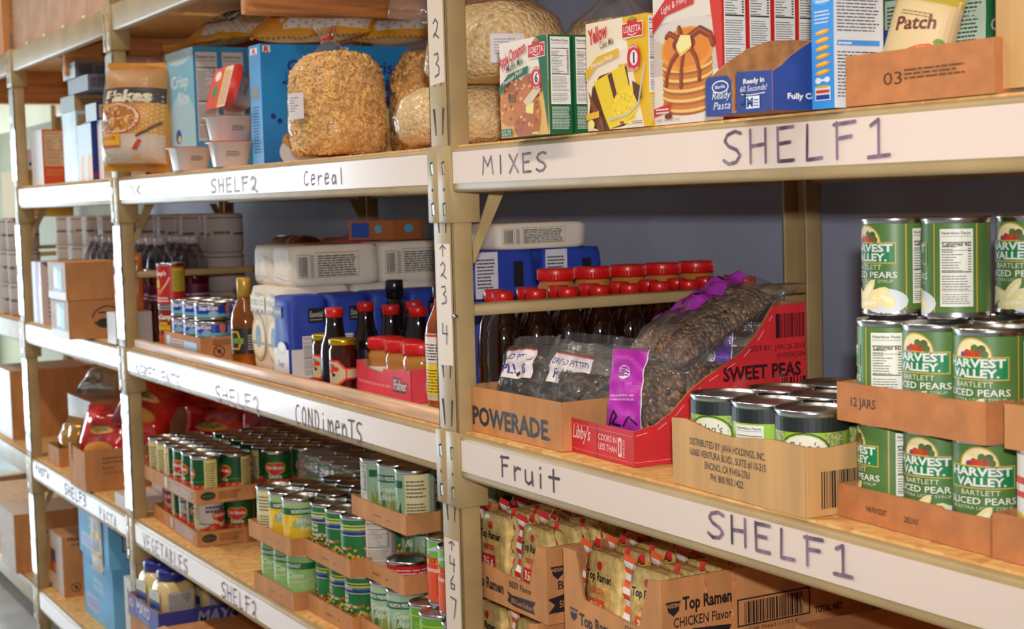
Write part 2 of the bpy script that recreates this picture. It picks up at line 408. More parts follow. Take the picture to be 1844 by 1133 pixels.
# ------------------------------------------------------------------ the rack
rack = thing('storage_rack', 'long beige steel storage rack of boltless posts, beams and chipboard decks filling the aisle side', 'shelving rack', (0, 0, 0))
PR = [-.25, -2.157, -4.07, -5.306, -6.54, -7.8]         # right edges of the front posts
LET = {'S': [[(.9, .92), (.62, 1), (.25, .9), (.12, .72), (.3, .55), (.7, .42), (.85, .25), (.65, .05), (.3, 0), (.05, .12)]], 'H': [[(.1, 1), (.1, 0)], [(.8, 1), (.8, 0)], [(.1, .5), (.8, .55)]],
 'E': [[(.1, 1), (.12, 0), (.8, .02)], [(.1, .97), (.8, 1)], [(.12, .52), (.65, .55)]], 'L': [[(.15, 1), (.12, 0), (.75, .04)]], 'F': [[(.12, 1), (.12, 0)], [(.0, .95), (.85, 1)], [(.12, .55), (.7, .6)]],
 '1': [[(.2, .85), (.5, 1), (.5, 0)], [(.1, -.02), (.9, .02)]], 'M': [[(.0, 0), (.12, 1), (.5, .45), (.85, 1), (1, 0)]], 'I': [[(.5, 1), (.5, 0)]], 'X': [[(.1, 1), (.9, 0)], [(.85, 1), (.1, 0)]],
 'r': [[(.2, .65), (.22, 0)], [(.22, .42), (.5, .64), (.85, .6)]], 'u': [[(.1, .62), (.12, .12), (.4, 0), (.75, .15), (.8, .62), (.85, 0)]], 'i': [[(.4, .62), (.4, 0)], [(.38, .9), (.42, .94)]], 't': [[(.45, 1), (.45, 0)], [(.0, .62), (1, .66)]],
 'C': [[(.75, .98), (.4, 1), (.12, .75), (.1, .3), (.35, .0), (.55, .05)]], 'c': [[(.8, .95), (.4, 1), (.1, .6), (.15, .15), (.5, 0), (.85, .15)]], 'O': [[(.5, 1), (.15, .75), (.12, .25), (.45, 0), (.8, .25), (.82, .75), (.5, 1)]], 'N': [[(.1, 0), (.12, 1), (.8, 0), (.82, 1)]],
 'D': [[(.15, 1), (.15, 0), (.6, .1), (.85, .5), (.6, .9), (.15, 1)]], 'm': [[(.05, 0), (.05, .7), (.35, .55), (.45, 0)], [(.45, .5), (.7, .7), (.9, .5), (.95, 0)]], 'e': [[(.15, .4), (.8, .48), (.7, .75), (.35, .75), (.12, .4), (.3, .02), (.8, .12)]],
 'n': [[(.1, .7), (.12, 0)], [(.12, .45), (.5, .7), (.8, .45), (.82, 0)]], 'T': [[(.5, 1), (.5, 0)], [(.0, .97), (1, 1)]], 'a': [[(.75, .55), (.4, .62), (.12, .3), (.35, .0), (.75, .2), (.76, .6), (.85, 0)]], 'l': [[(.5, 1.05), (.52, 0)]],
 '2': [[(.15, .8), (.45, 1), (.8, .75), (.6, .4), (.15, .1), (.3, .25), (.9, 0)]], 'Q': [[(.1, .75), (.4, 1), (.8, .7), (.6, .3), (.25, .05), (.3, .25), (.95, -.1)]], '3': [[(.2, .95), (.65, 1), (.75, .75), (.4, .55), (.8, .4), (.75, .1), (.2, 0)]], '4': [[(.2, 1), (.15, .5), (.9, .5)], [(.75, .9), (.7, 0)]], '6': [[(.6, 1), (.2, .5), (.25, .05), (.7, .05), (.75, .35), (.3, .4)]], '7': [[(.1, 1), (.9, .95), (.55, 0)]],
 'V': [[(.1, 1), (.5, 0), (.9, 1)]], 'G': [[(.8, .9), (.4, 1), (.1, .5), (.4, 0), (.85, .15), (.85, .45), (.55, .45)]], 'A': [[(.05, 0), (.5, 1), (.9, 0)], [(.2, .4), (.75, .4)]], 'B': [[(.15, 0), (.15, 1), (.7, .8), (.2, .52), (.8, .25), (.15, 0)]], 'R': [[(.15, 0), (.15, 1), (.75, .8), (.2, .5), (.85, 0)]], 'P': [[(.15, 0), (.15, 1), (.8, .78), (.18, .5)]],
 'K': [[(.1, 1), (.1, 0)], [(.8, 1), (.12, .5), (.85, 0)]], '^': [[(.5, 0), (.5, 1)], [(.1, .65), (.5, 1), (.9, .65)]]}
def hand(a, st, x0, x1, z0, z1, m, wd=.0045, lead=1.):
    n = len(st); cw = (x1 - x0) / n
    for i, ch in enumerate(st):
        for s in LET.get(ch, []):
            a.stroke([(x0 + (i + .08 + .8 * u) * cw, z0 + (z1 - z0) * v) for u, v in s], wd, m)
WRITING = {   # (deck, bay): writing on the taped strips, x range, height above eye level
 ('A', 0): [('MIXES', -2.05, -1.853, .037, .0630, MARKER3, .0036), ('SHELF1', -1.462, -1.172, .0325, .0695, MARKER3, .0042)],
 ('B', 0): [('Fruit', -2.019, -1.843, -.4125, -.382, MARKER, .0042), ('SHELF1', -1.505, -1.235, -.411, -.379, MARKER3, .0046)],
 ('A', 1): [('cereal', -2.765, -2.565, .035, .061, MARKER3, .0034), ('SHELFQ', -3.316, -3.01, .031, .060, MARKER2, .005), ('INK', -4.0, -3.85, .035, .06, MARKER2, .004)],
 ('B', 1): [('CONDimenTS', -2.855, -2.525, -.428, -.391, MARKER, .0038), ('SHELFQ', -3.346, -3.05, -.432, -.397, MARKER2, .004), ('INGREDIENTS', -4.02, -3.6, -.43, -.4, MARKER2, .0045)],
 ('V', 1): [('VEGETABLES', -3.99, -3.6, -.88, -.845, MARKER2, .005), ('SHELF2', -3.357, -3.117, -.88, -.844, MARKER3, .0036)],
 ('V', 2): [('PASTA', -4.433, -4.24, -.886, -.849, MARKER2, .005), ('SHELF3', -4.85, -4.573, -.873, -.84, MARKER3, .005), ('PASTA', -5.25, -5.05, -.862, -.838, MARKER3, .005)]}
DECK = {'T': ZT, 'A': ZA, 'B': ZB, 'V': ZV, 'D': ZD}
def post_mesh(front, top=2.55):
    g = G()
    g.rbox(-.066, 0, 0, .005, .0, top, BEIGE, .002); g.rbox(-.006, 0, 0, .036, 0, top, BEIGE, .002); g.rbox(-.066, -.06, 0, .036, 0, top, BEIGE, .002)
    if front:
        z = .12
        while z < top - .05:        # pairs of tapered slots
            for c, t in ((-.045, .004), (-.02, -.004)):
                a = Art(); a.poly([(c - .0035 - t, z + .022), (c + .0035 - t, z + .022), (c + .0015 + t * .3, z - .02), (c - .0015 + t * .3, z - .02)], HOLE); a.flat(g, (0, 0, 0), (1, 0, 0), (0, 0, 1))
            z += .0764
    return g
fp = post_mesh(True); bp_ = post_mesh(False); pm = bm_ = None
for i, x in enumerate(PR):
    if i == 3: pm = bm_ = None; fp = post_mesh(True, ZT + .002); bp_ = post_mesh(False, ZT + .002)
    if pm is None: pm = fp.build('post', rack, (x, 0, 0)); bm_ = bp_.build('post', rack, (x, .742, 0)); bm_.rotation_euler = (0, 0, PI); bm_.location.x = x - .066
    else:
        o = pm.copy(); COL.objects.link(o); o.location = (x, 0, 0)
        o = bm_.copy(); COL.objects.link(o); o.location = (x - .066, .742, 0)
    for z0 in (.35, 1.267):
        g = G(); g.rbox(-.048, -.006, .03, .712, 0, .0178, BEIGE, .002, 1); g.lathe([(.006, 0), (.006, .004), (.002, .006)], STEEL, 10, (0, 0, 0)); o = g.build('side_bar', rack, (x, 0, z0))
# connector plate = one mesh, shared
def plate(side):     # wraps half of the post front
    g = G(); x0, x1 = (-.0365, .006) if side > 0 else (-.073, -.0375)
    g.rbox(x0, x1, -.004, .0, -.12, .0, BEIGE, .0015, 1)
    if side > 0: g.rbox(.0, .006, -.003, .048, -.12, -.001, BEIGE, .0015, 1)
    for z in (-.034, -.098):
        c = (x0 + x1) / 2
        a = Art(); a.poly([(c - .006, z + .009), (c + .004, z + .011), (c + .006, z - .009), (c - .004, z - .011)], HOLE); a.poly([(c - .003, z + .006), (c + .004, z + .008), (c + .006, z - .009), (c - .001, z - .009)], STEEL if side < 0 else BEIGE); a.flat(g, (0, -.004, 0), (1, 0, 0), (0, 0, 1))
    a = Art(); a.ell((x0 + x1) / 2, -.068, .0026, .003, HOLE, 10); a.flat(g, (0, -.004, 0), (1, 0, 0), (0, 0, 1))
    return g
PL = {}
def beam(deck, bay, y, front):
    xr, xl = PR[bay] - .066, PR[bay + 1]; zt = DECK[deck] - .004
    g = G(); g.rbox(xl, xr, y, y + .03, zt - .07, zt, BEIGE, .007, 3)
    b = g.build('beam', rack)
    if front:
        for sd, x in ((1, xl), (-1, xr + .066)):
            if sd not in PL:
                o = PL[sd] = plate(sd).build('connector_plate', b)
            else: o = PL[sd].copy(); COL.objects.link(o); o.parent = b
            o.location = (x, 0, zt + .003)
        if deck in 'ABV' and bay < 3 or (deck, bay) == ('D', 2):
            g = G(); z0 = zt - .056
            nseg = 40; R = random.Random(bay * 7 + ord(deck))
            g.box(xl + .012, xr - .009, -.0014, .0005, z0, z0 + .048, TAPE)
            a = Art()
            for st, x0, x1, a0, a1, m, wd in WRITING.get((deck, bay), []): hand(a, st, x0, x1, ZC + a0, ZC + a1, m, wd)
            a.flat(g, (0, -.0014, 0), (1, 0, 0), (0, 0, 1)); o = g.build('taped_label', b); o['label'] = 'white taped paper strip with marker writing'
for deck in 'TABVD':
    for bay in range(5):
        if deck == 'A' and bay > 2: continue
        beam(deck, bay, .0, True); beam(deck, bay, .712, False)
        xr, xl = PR[bay] - .066, PR[bay + 1]; z = DECK[deck]
        g = G(); g.box(xl + .001, xr - .001, .012, .735, z - .016, z - .0008, OSB); g.build('deck_board', rack)
for bay in range(4):
    xm = (PR[bay] - .066 + PR[bay + 1]) / 2
    g = G(); g.rbox(xm - .019, xm + .019, .031, .711, ZT - .016 - .118, ZT - .0165, PINE2, .003, 1); g.build('joist', rack)
for i, x in enumerate(PR[1:5]):
    for z in (ZA, ZV + .0):
        for y0 in (.034, .708):
            if i == 0 and y0 > .3: continue
            sg = 1 if y0 < .3 else -1
            g = G(); g.slab([(y0, z - .185), (y0, z - .155), (y0 + sg * .032, z - .0745), (y0 + sg * .058, z - .0745)], (x + .006, 0, 0), (0, 1, 0), (0, 0, 1), .003, BEIGE)
            g.build('brace', rack)
# tape strips with numbers on the second post, clear tape on the others
def post_tape(x, z0, z1, nums, name='taped_number_strip'):
    g = G(); g.slab([(-.06, z0), (-.009, z0 + .003), (-.009, z1), (-.06, z1)], (x, -.0006, 0), (1, 0, 0), (0, 0, 1), .0008, TAPEV)
    a = Art()
    for ch, za, zb in nums: hand(a, ch, -.047, -.017, za, zb, BLACK, .0026)
    a.flat(g, (x, -.0006, 0), (1, 0, 0), (0, 0, 1)); o = g.build(name, rack); o['label'] = 'white taped number strip on the post'
post_tape(-2.157, ZC + .18, ZC + .52, [('2', ZC + .252, ZC + .282), ('3', ZC + .193, ZC + .229), ('1', ZC + .315, ZC + .35)])
post_tape(-2.157, ZC - .262, ZC - .068, [('^', ZC - .087, ZC - .07), ('2', ZC - .122, ZC - .097), ('3', ZC - .163, ZC - .135), ('4', ZC - .226, ZC - .194)])
post_tape(-2.157, ZC - .76, ZC - .54, [('^', ZC - .557, ZC - .543), ('4', ZC - .592, ZC - .567), ('6', ZC - .621, ZC - .598), ('7', ZC - .667, ZC - .635)])
SHINY = mat('glossy_post_wrap', (212, 214, 216), .3, bump=.5, bump_scale=26, coat=1., coat_rough=.05)
for x, spans in ((-4.07, ((ZA + .02, ZT - .13), (ZB + .02, ZA - .13), (ZV + .02, ZB - .13))), (-5.306, ((ZA + .02, ZT - .13), (ZB + .02, ZA - .13), (ZV + .02, ZB - .13), (ZD + .05, ZV - .13)))):
    for z0, z1 in spans:
        g = G(); n = 24; R = random.Random(int(-x * 100 + z0 * 100))
        b = len(g.v)
        for k in range(n + 1):
            for j in range(5): g.v.append((x - .067 + .067 * j / 4, -.0016 - .0018 * R.random(), z0 + (z1 - z0) * k / n))
        for k in range(n):
            for j in range(4): g.f.append((b + k * 5 + j, b + k * 5 + j + 1, b + k * 5 + j + 6, b + k * 5 + j + 5)); g.m.append(g.mi(SHINY)); g.s.append(True)
        g.build('tape_wrap', rack)
g = G(); g.rbox(-4.03, -2.235, .012, .03, ZB, ZB + .022, PINE, .002, 1)
tag(g.build('pine_strip'), 'long pale pine strip lying along the front edge of the condiments shelf', 'wood strip')
# ------------------------------------------------------------------ kinds of goods: built once, then copied
class Kind:
    def __init__(s, name, cat, parts): s.name, s.cat, s.parts, s.me = name, cat, parts, None
    def put(s, loc, rz, label, group=None, rx=0., ry=0.):
        r = thing(s.name, label, s.cat, loc, rz, group, rx, ry)
        if s.me is None:
            s.me = []
            for p in s.parts:
                o = p[1].build(p[0], r); s.me.append((p[0], o.data, [], p[3] if len(p) > 3 else None))
                for q in (p[2] if len(p) > 2 else []):
                    c = q[1].build(q[0], o); s.me[-1][2].append((q[0], c.data))
                if len(p) > 3: o['kind'] = p[3]
        else:
            for n, me, sub, kd in s.me:
                o = bpy.data.objects.new(n, me); COL.objects.link(o); o.parent = r
                if kd: o['kind'] = kd
                for n2, m2 in sub:
                    c = bpy.data.objects.new(n2, m2); COL.objects.link(c); c.parent = o
        return r
def can_kind(r, h, lab, art, lidm=None, base=None, n=36, name='food_can', cat='can', lid_in=None):
    L = G(); L.lathe([(r, .0075), (r, h - .0075)], lab, n); L.f = L.f[:-2]; L.m = L.m[:-2]; L.s = L.s[:-2]
    if art: art.wrap(L, r)
    B = G(); B.lathe([(r * .9, .003), (r * .975, 0), (r * 1.02, .0012), (r * 1.02, .004), (r * .985, .0075), (r * .985, h - .0075), (r * 1.02, h - .0045), (r * 1.025, h - .001), (r * 1.0, h)], STEEL, n); B.f = B.f[:-1]; B.m = B.m[:-1]; B.s = B.s[:-1]
    T = G(); T.lathe([(r * 1.0, h), (r * .968, h - .0008), (r * .958, h - .0048), (r * .93, h - .0052), (r * .90, h - .0038), (r * .78, h - .004), (r * .76, h - .0032), (r * .6, h - .0038), (.0001, h - .0036)], lidm or TIN, n); T.f = T.f[:-2]; T.m = T.m[:-2]; T.s = T.s[:-2]
    return Kind(name, cat, [('label', L), ('can_body', B), ('lid', T)])
R0, H0 = .0358, .109
Cc = lambda *c: ink(c)
# --- sliced pears
def pears_art():
    a = Art(); gold = Cc(206, 170, 60); cream = Cc(244, 226, 170)
    for u in (-.044, .046, .092, -.09): a.rect(u, .0075, .0016, .094, gold)
    a.ell(-.001, .080, .0205, .0205, gold, 20, 0, PI); a.ell(-.001, .080, .019, .019, cream, 20, 0, PI)
    for x, y, rr, c in ((-.011, .083, .0035, (120, 60, 120)), (-.006, .085, .004, (196, 60, 40)), (-.001, .084, .0045, (214, 70, 40)), (.005, .085, .005, (186, 60, 36)), (.002, .09, .004, (86, 120, 50)), (.009, .089, .0045, (70, 100, 50)), (.012, .084, .004, (90, 110, 50))): a.ell(x, y, rr, rr, Cc(*c), 10)
    a.rect(-.036, .058, .072, .0235, gold); a.rect(-.0346, .0594, .0692, .0207, Cc(20, 130, 74))
    a.text('HARVEST', -.033, .0712, .0080, WHITE, .035, w=.0655); a.text('VALLEY.', -.026, .0610, .0080, WHITE, .035, w=.052)
    a.text('BARTLETT', -.02, .0515, .0052, Cc(226, 226, 200), .0, w=.04); a.text('SLICED PEARS', -.036, .0425, .0066, Cc(240, 240, 224), .01, w=.073)
    a.text('IN EXTRA LIGHT SYRUP', -.032, .0372, .0033, Cc(206, 214, 180), w=.065)
    a.ell(.022, .017, .027, .014, Cc(222, 226, 224), 18)
    for x, y, rx, ry, t in ((-.026, .018, .017, .006, .5), (-.014, .022, .018, .007, -.4), (.0, .026, .018, .006, .9), (.012, .02, .019, .008, .6), (.024, .018, .013, .007, -.5), (.0, .013, .02, .006, .1)): a.ell(x, y, rx, ry, Cc(246, 226, 160), 14, rot=t); a.ell(x + .002, y + .001, rx * .6, ry * .4, Cc(252, 240, 196), 12, rot=t)
    a.nutri(.054, .014, .034, .082, DARK, Cc(238, 234, 214), 5, 20); a.text('Calories 60', .0565, .078, .0042, DARK, .03, w=.029)
    return a
PEAR = can_kind(R0, H0, mat('pear_label', (88, 124, 60), .42, noise_amt=.04, noise_scale=20), pears_art())
# --- peas with a black band
def eden_art(mode):
    a = Art(); r = .0415; pe = speckle('pea_print', [(140, 160, 70), (180, 190, 110), (96, 120, 44), (206, 206, 150)], 420, .5, 0)
    a.rect(-.13, .088, .26, .0165, Cc(30, 38, 36)); a.rect(.024, .0075, .03, .08, pe); a.rect(-.054, .0075, .03, .08, pe)
    a.ell(0, .066, .031, .022, Cc(40, 60, 40), 20); a.ell(0, .066, .029, .0205, Cc(150, 180, 50), 20); a.ell(0, .066, .0275, .019, Cc(240, 234, 206), 20)
    a.text("Eden's", 0, .066, .011, Cc(66, 70, 44), 0, .25, 'C', w=.036)
    a.nutri(.066, .012, .04, .074, DARK, Cc(238, 236, 220), 8, 18)
    return a
EDEN = can_kind(.0415, .112, mat('pea_label', (156, 196, 40), .4), eden_art(0), n=44)
# --- tomato sauce
def tomato_art():
    a = Art(); R = random.Random(5)
    for i in range(14):
        x = -.115 + i * .0165; a.ell(x, .03 + R.uniform(-.002, .004), .012, .0105, Cc(214, 66 + R.randint(-10, 20), 30), 14); a.ell(x - .003, .035, .004, .003, Cc(240, 130, 80), 8)
    a.poly([(-.1, .052), (0, .044), (.06, .05), (.06, .0525), (0, .047), (-.1, .054)], Cc(46, 140, 50))
    for s, c in ((1.0, (236, 190, 40)), (.88, (206, 36, 34))):
        a.ell(-.011, .068, .015 * s, .014 * s, Cc(*c), 16); a.ell(.011, .068, .015 * s, .014 * s, Cc(*c), 16); a.ell(0, .064, .017 * s, .016 * s, Cc(*c), 16)
    a.text('Del Monte', 0, .0645, .0082, WHITE, .03, 0, 'C', w=.042); a.ell(0, .0835, .007, .003, Cc(60, 130, 50), 10)
    a.text('Sauce', 0, .043, .0095, Cc(240, 238, 226), .02, 0, 'C', w=.033)
    a.rect(.05, .0075, .032, .094, Cc(226, 212, 130)); a.lines(.053, .016, .026, .08, 14, Cc(96, 96, 60), 3)
    a.rect(-.092, .0075, .034, .094, Cc(230, 208, 140)); a.lines(-.09, .03, .03, .06, 10, Cc(110, 100, 70), 4); a.poly([(-.092, .0075), (-.058, .0075), (-.058, .034), (-.066, .026), (-.074, .037), (-.083, .026), (-.092, .033)], Cc(220, 80, 50))
    return a
TOMATO = can_kind(R0, H0, mat('tomato_sauce_label', (24, 82, 40), .35), tomato_art())
def diced_art():
    a = tomato_art()
    a.rect(-.112, .0075, .018, .094, Cc(90, 110, 160))
    for x, y, s in ((-.02, .03, .02), (.02, .03, .018), (.055, .045, .02)): a.ell(x, y, s, s, Cc(216, 70, 36), 16); a.ell(x - .005, y + .008, .006, .005, Cc(240, 120, 80), 10)
    a.lines(-.04, .076, .07, .02, 2, Cc(60, 80, 120), 4, .6, .1)
    return a
DICED = can_kind(R0, H0, mat('diced_tomato_label', (220, 210, 200), .4), diced_art())
# --- corn, beans, mixed vegetables
def band_art(col, t1, script, pic):
    a = Art()
    a.rect(-.057, .076, .114, .0135, Cc(*col))
    a.text(t1, 0, .0795, .0068, WHITE, .03, 0, 'C', w=.046)
    if pic == 'corn':
        a.rect(-.057, .0075, .114, .042, Cc(240, 190, 20)); a.poly([(-.057, .076), (-.0, .076), (-.02, .06), (-.026, .045), (-.057, .045)], Cc(240, 190, 30)); a.poly([(-.05, .022), (-.034, .022), (-.016, .07), (-.028, .076)], Cc(252, 214, 70))
    if pic == 'bean':
        R = random.Random(3)
        for i in range(11):
            x = -.052 + i * .0098; tp = R.uniform(.046, .071); a.poly([(x - .004, .0075), (x + .004, .0075), (x + .006 + R.uniform(-.004, .006), tp * .6), (x + R.uniform(-.004, .008), tp), (x - .002, tp * .6)], Cc(*R.choice(((86, 116, 40), (126, 146, 54), (60, 92, 40), (160, 164, 70)))))
    if pic == 'stem':
        a.stroke([(-.055, .03), (-.02, .045), (.03, .052), (.056, .062)], .003, Cc(206, 200, 150)); a.ell(-.05, .02, .008, .012, Cc(216, 160, 50), 12)
    a.text(script[0], -.012, .058, .0115, Cc(238, 240, 226), .005, .35, w=.04 if len(script[0]) > 3 else None)
    if len(script) > 1: a.text(script[1], -.005, .043, .0115, Cc(238, 240, 226), .005, .35, w=.036)
    a.rect(.062, .0075, .046, .094, Cc(236, 220, 160)); a.lines(.065, .06, .038, .034, 5, Cc(110, 100, 80), 9); a.lines(.065, .018, .038, .034, 6, Cc(110, 100, 80), 19)
    a.nutri(-.107, .0085, .045, .092, DARK, Cc(232, 226, 214), 4, 22)
    return a
SAGE = mat('sage_label', (172, 192, 138), .4, noise_amt=.05, noise_scale=18)
SAGE2 = mat('pale_green_label', (160, 200, 120), .4, noise_amt=.08, noise_scale=12)
CORN = can_kind(R0, H0, SAGE, band_art((22, 108, 44), 'NORTHWEST', ['Whole', 'Kernel'], 'corn'))
CREAMCORN = can_kind(R0, H0, SAGE2, band_art((14, 112, 50), 'NORTHWEST', ['Corn'], 'stem'))
BEANS = can_kind(R0, H0, mat('bean_label', (168, 196, 160), .4), band_art((14, 100, 62), 'NORTH PRIDE', ['Green', 'Beans'], 'bean'))
def mixed_art():
    a = Art(); R = random.Random(11)
    a.rect(-.12, .093, .24, .0085, Cc(36, 120, 60)); a.rect(-.12, .0905, .24, .0025, Cc(214, 220, 120))
    a.rect(-.045, .076, .035, .0115, Cc(240, 222, 200)); a.text('FOODS', -.0435, .078, .0072, Cc(120, 40, 50), .02, w=.032)
    a.rect(-.01, .084, .075, .004, Cc(226, 200, 50)); a.rect(-.01, .080, .075, .004, Cc(40, 130, 160)); a.rect(-.045, .0735, .11, .0065, Cc(40, 50, 120)); a.rect(-.045, .0725, .11, .0012, WHITE)
    for i, (t, y, w) in enumerate((('Whole', .0635, .022), ('Mixed', .0545, .022), ('Vegetables', .045, .04))): a.text(t, -.043, y, .0074, Cc(240, 230, 190), .03, 0, w=w)
    for i in range(150):
        x, y = R.uniform(-.06, .07), min(.05, .024 + abs(R.gauss(0, .011))); s = .0028; t = R.uniform(0, 1.5)
        a.ell(x, y, s, s, Cc(*R.choice(((226, 90, 30), (236, 190, 40), (60, 120, 40), (200, 60, 30), (210, 200, 110)))), 5, rot=t)
    a.rect(.07, .0075, .002, .094, Cc(206, 190, 40)); a.lines(.076, .02, .034, .07, 12, Cc(150, 200, 120), 6)
    return a
MIXED = can_kind(R0, H0, mat('mixed_vegetable_label', (30, 118, 56), .38, noise_amt=.15, noise_scale=8), mixed_art())
a = Art(); a.rect(-.02, .045, .007, .056, Cc(190, 40, 40)); a.nutri(-.012, .009, .05, .092, DARK, Cc(236, 222, 206), 12, 26); a.lines(.04, .01, .036, .085, 24, Cc(120, 90, 110), 13)
FACTS = can_kind(R0, H0, mat('pale_pink_label', (226, 208, 200), .45), a)
a = Art(); a.lines(-.1, .012, .2, .022, 4, Cc(246, 210, 200), 3, .35)
a.rect(.03, .009, .03, .006, WHITE)
FLATCAN = can_kind(.041, .045, mat('red_tuna_label', (214, 30, 32), .4), a)
a = Art(); a.rect(-.12, .0075, .24, .062, Cc(232, 84, 30)); a.rect(-.12, .068, .24, .006, Cc(226, 60, 40)); a.text('tomato', -.03, .06, .0085, WHITE, .02, w=.05); a.rect(-.12, .0745, .24, .0075, Cc(240, 190, 40)); a.text('Pasta', -.03, .076, .013, Cc(214, 40, 30), .05, w=.05)
a.poly([(-.04, .094), (.0, .106), (.03, .094), (.0, .098)], Cc(190, 206, 220)); a.rect(.0, .02, .004, .04, Cc(200, 56, 20))
SPAG = can_kind(R0, .12, mat('pasta_can_label', (120, 180, 60), .38), a)
a = Art(); a.rect(-.12, .088, .24, .0018, Cc(220, 210, 60)); a.rect(-.03, .0075, .0015, .08, Cc(220, 210, 60)); a.rect(.02, .06, .03, .02, Cc(230, 210, 180)); a.lines(-.02, .02, .035, .06, 16, Cc(150, 200, 90), 3)
GREEN = can_kind(R0, H0, mat('lime_can_label', (104, 172, 44), .38, noise_amt=.05, noise_scale=9), a)
a = Art(); aqua = Cc(120, 180, 190); r = .0425
a.rect(-.14, .0065, .28, .008, aqua); a.text('StarKist', -.05, .024, .0095, WHITE, .05, .1, w=.05); a.ell(-.012, .014, .012, .008, Cc(150, 190, 220), 14); a.poly([(.02, .034), (.036, .034), (.036, .02), (.028, .012), (.02, .02)], Cc(226, 120, 90)); a.text('StarKist', .07, .024, .0095, WHITE, .05, .1, w=.05); a.rect(.044, .01, .018, .022, Cc(196, 206, 216)); a.text('StarKist', -.112, .024, .0095, WHITE, .05, .1, w=.05)
TUNA = can_kind(.0425, .041, mat('tuna_label', (26, 66, 184), .35), a)
a = Art(); a.text("Camp's", -.028, .082, .011, Cc(250, 240, 230), .04, .1, w=.04); a.rect(-.03, .05, .022, .02, Cc(236, 180, 40)); a.stroke([(-.005, .04), (.012, .06), (.02, .075)], .004, Cc(250, 200, 180)); a.ell(-.012, .04, .012, .008, Cc(236, 110, 40), 12); a.rect(-.03, .01, .05, .022, Cc(196, 40, 34)); a.lines(-.027, .014, .044, .014, 2, Cc(250, 210, 190), 5, .6, .1)
a.rect(.028, .04, .04, .06, Cc(206, 186, 50)); a.lines(.03, .045, .034, .05, 10, Cc(130, 110, 40), 3)
REDCAN = can_kind(.036, .113, mat('red_can_label', (198, 44, 26), .38), a)
a = Art(); a.text("VanCamp's", -.04, .078, .012, Cc(250, 236, 214), .05, w=.066); a.text('PORK', -.022, .062, .0085, Cc(240, 206, 30), .05, w=.032); a.text('BEANS', -.03, .05, .0105, Cc(240, 206, 30), .06, w=.046)
for i in range(16): a.ell(-.04 + (i % 6) * .014 + (i // 6) * .004, .014 + (i // 6) * .009, .008, .0055, Cc(206, 90 + 9 * (i % 4), 40), 10, rot=i)
PORK = can_kind(.036, .109, mat('bean_can_label', (150, 34, 22), .38), a)

# --- jars and bottles
def jar_kind(name, cat, prof, glassm, capprof, capm, lab=None, ribs=0, n=32, cap_name='lid'):
    B = G(); B.lathe(prof, glassm, n)
    T = G(); T.lathe(capprof, capm, n)
    if ribs:
        for i in range(ribs):
            t = 2 * PI * i / ribs; r0, z0, z1 = capprof[0][0] + .0004, capprof[0][1] + .003, capprof[-2][1] - .002
            T.box(-.0006, .0006, -.0005, .0008, z0, z1, capm)
            for k in range(8):
                x, y, z = T.v[-8 + k]; y -= r0; T.v[-8 + k] = (x * math.cos(t) - y * math.sin(t), x * math.sin(t) + y * math.cos(t), z)
    parts = [('jar' if 'jar' in name else 'bottle', B), (cap_name, T)]
    if lab:
        m, r, z0, z1, art = lab
        L = G(); L.lathe([(r, z0), (r, z1)], m, n); L.f = L.f[:-2]; L.m = L.m[:-2]; L.s = L.s[:-2]
        if art: art.wrap(L, r)
        parts.append(('label', L))
    return Kind(name, cat, parts)
REDCAP = mat('red_plastic_cap', (214, 26, 24), .35, coat=.3)
PBM = mat('peanut_butter_in_jar', (196, 128, 56), .12, noise_amt=.06, noise_scale=20, coat=.8, coat_rough=.05)
a = Art(); a.lines(-.02, .012, .08, .03, 6, DARK, 3); a.text('Nutrition', .0, .034, .004, DARK, .02); a.poly([(-.07, .01), (-.03, .01), (-.05, .048)], Cc(230, 150, 50))
PB = jar_kind('peanut_butter_jar', 'jar', [(.032, 0), (.0345, .004), (.0345, .05), (.033, .054), (.0345, .06), (.0345, .07), (.031, .078), (.031, .082)], PBM, [(.0335, .08), (.0335, .1), (.032, .1025), (.0001, .1025)], REDCAP, (mat('jar_paper', (238, 224, 206), .5), .0349, .006, .049, a), ribs=40)
DARKGL = mat('dark_bottle_glass', (26, 15, 10), .07, coat=1., coat_rough=.03)
a = Art(); a.lines(-.09, .04, .05, .06, 8, Cc(90, 70, 150), 3)
SAUCE = jar_kind('sauce_bottle', 'bottle', [(.027, 0), (.029, .005), (.029, .07), (.027, .086), (.0195, .106), (.0165, .13), (.0165, .136), (.0165, .14)], DARKGL, [(.018, .139), (.018, .156), (.0165, .158), (.0001, .158)], REDCAP, (mat('dark_sauce_label', (30, 22, 40), .3), .0293, .01, .062, a), ribs=0, cap_name='cap')
BROWNGL = mat('syrup_bottle', (34, 12, 5), .06, coat=1., coat_rough=.03)
a = Art(); a.ell(.012, .04, .018, .03, Cc(206, 206, 214), 16); a.ell(.008, .03, .006, .012, Cc(214, 140, 40), 10)
SYRUP = jar_kind('syrup_bottle', 'bottle', [(.027, 0), (.0305, .006), (.0305, .05), (.029, .07), (.0305, .09), (.0295, .128), (.027, .15), (.019, .17), (.0155, .18), (.0155, .19)], BROWNGL, [(.0185, .188), (.0185, .207), (.017, .209), (.0001, .209)], REDCAP, (mat('syrup_label', (52, 26, 20), .3), .0307, .006, .05, None), ribs=0, cap_name='cap')
SYRUP.parts[2][1].v = SYRUP.parts[2][1].v; _g = SYRUP.parts[2][1]; a.wrap(_g, .0309)
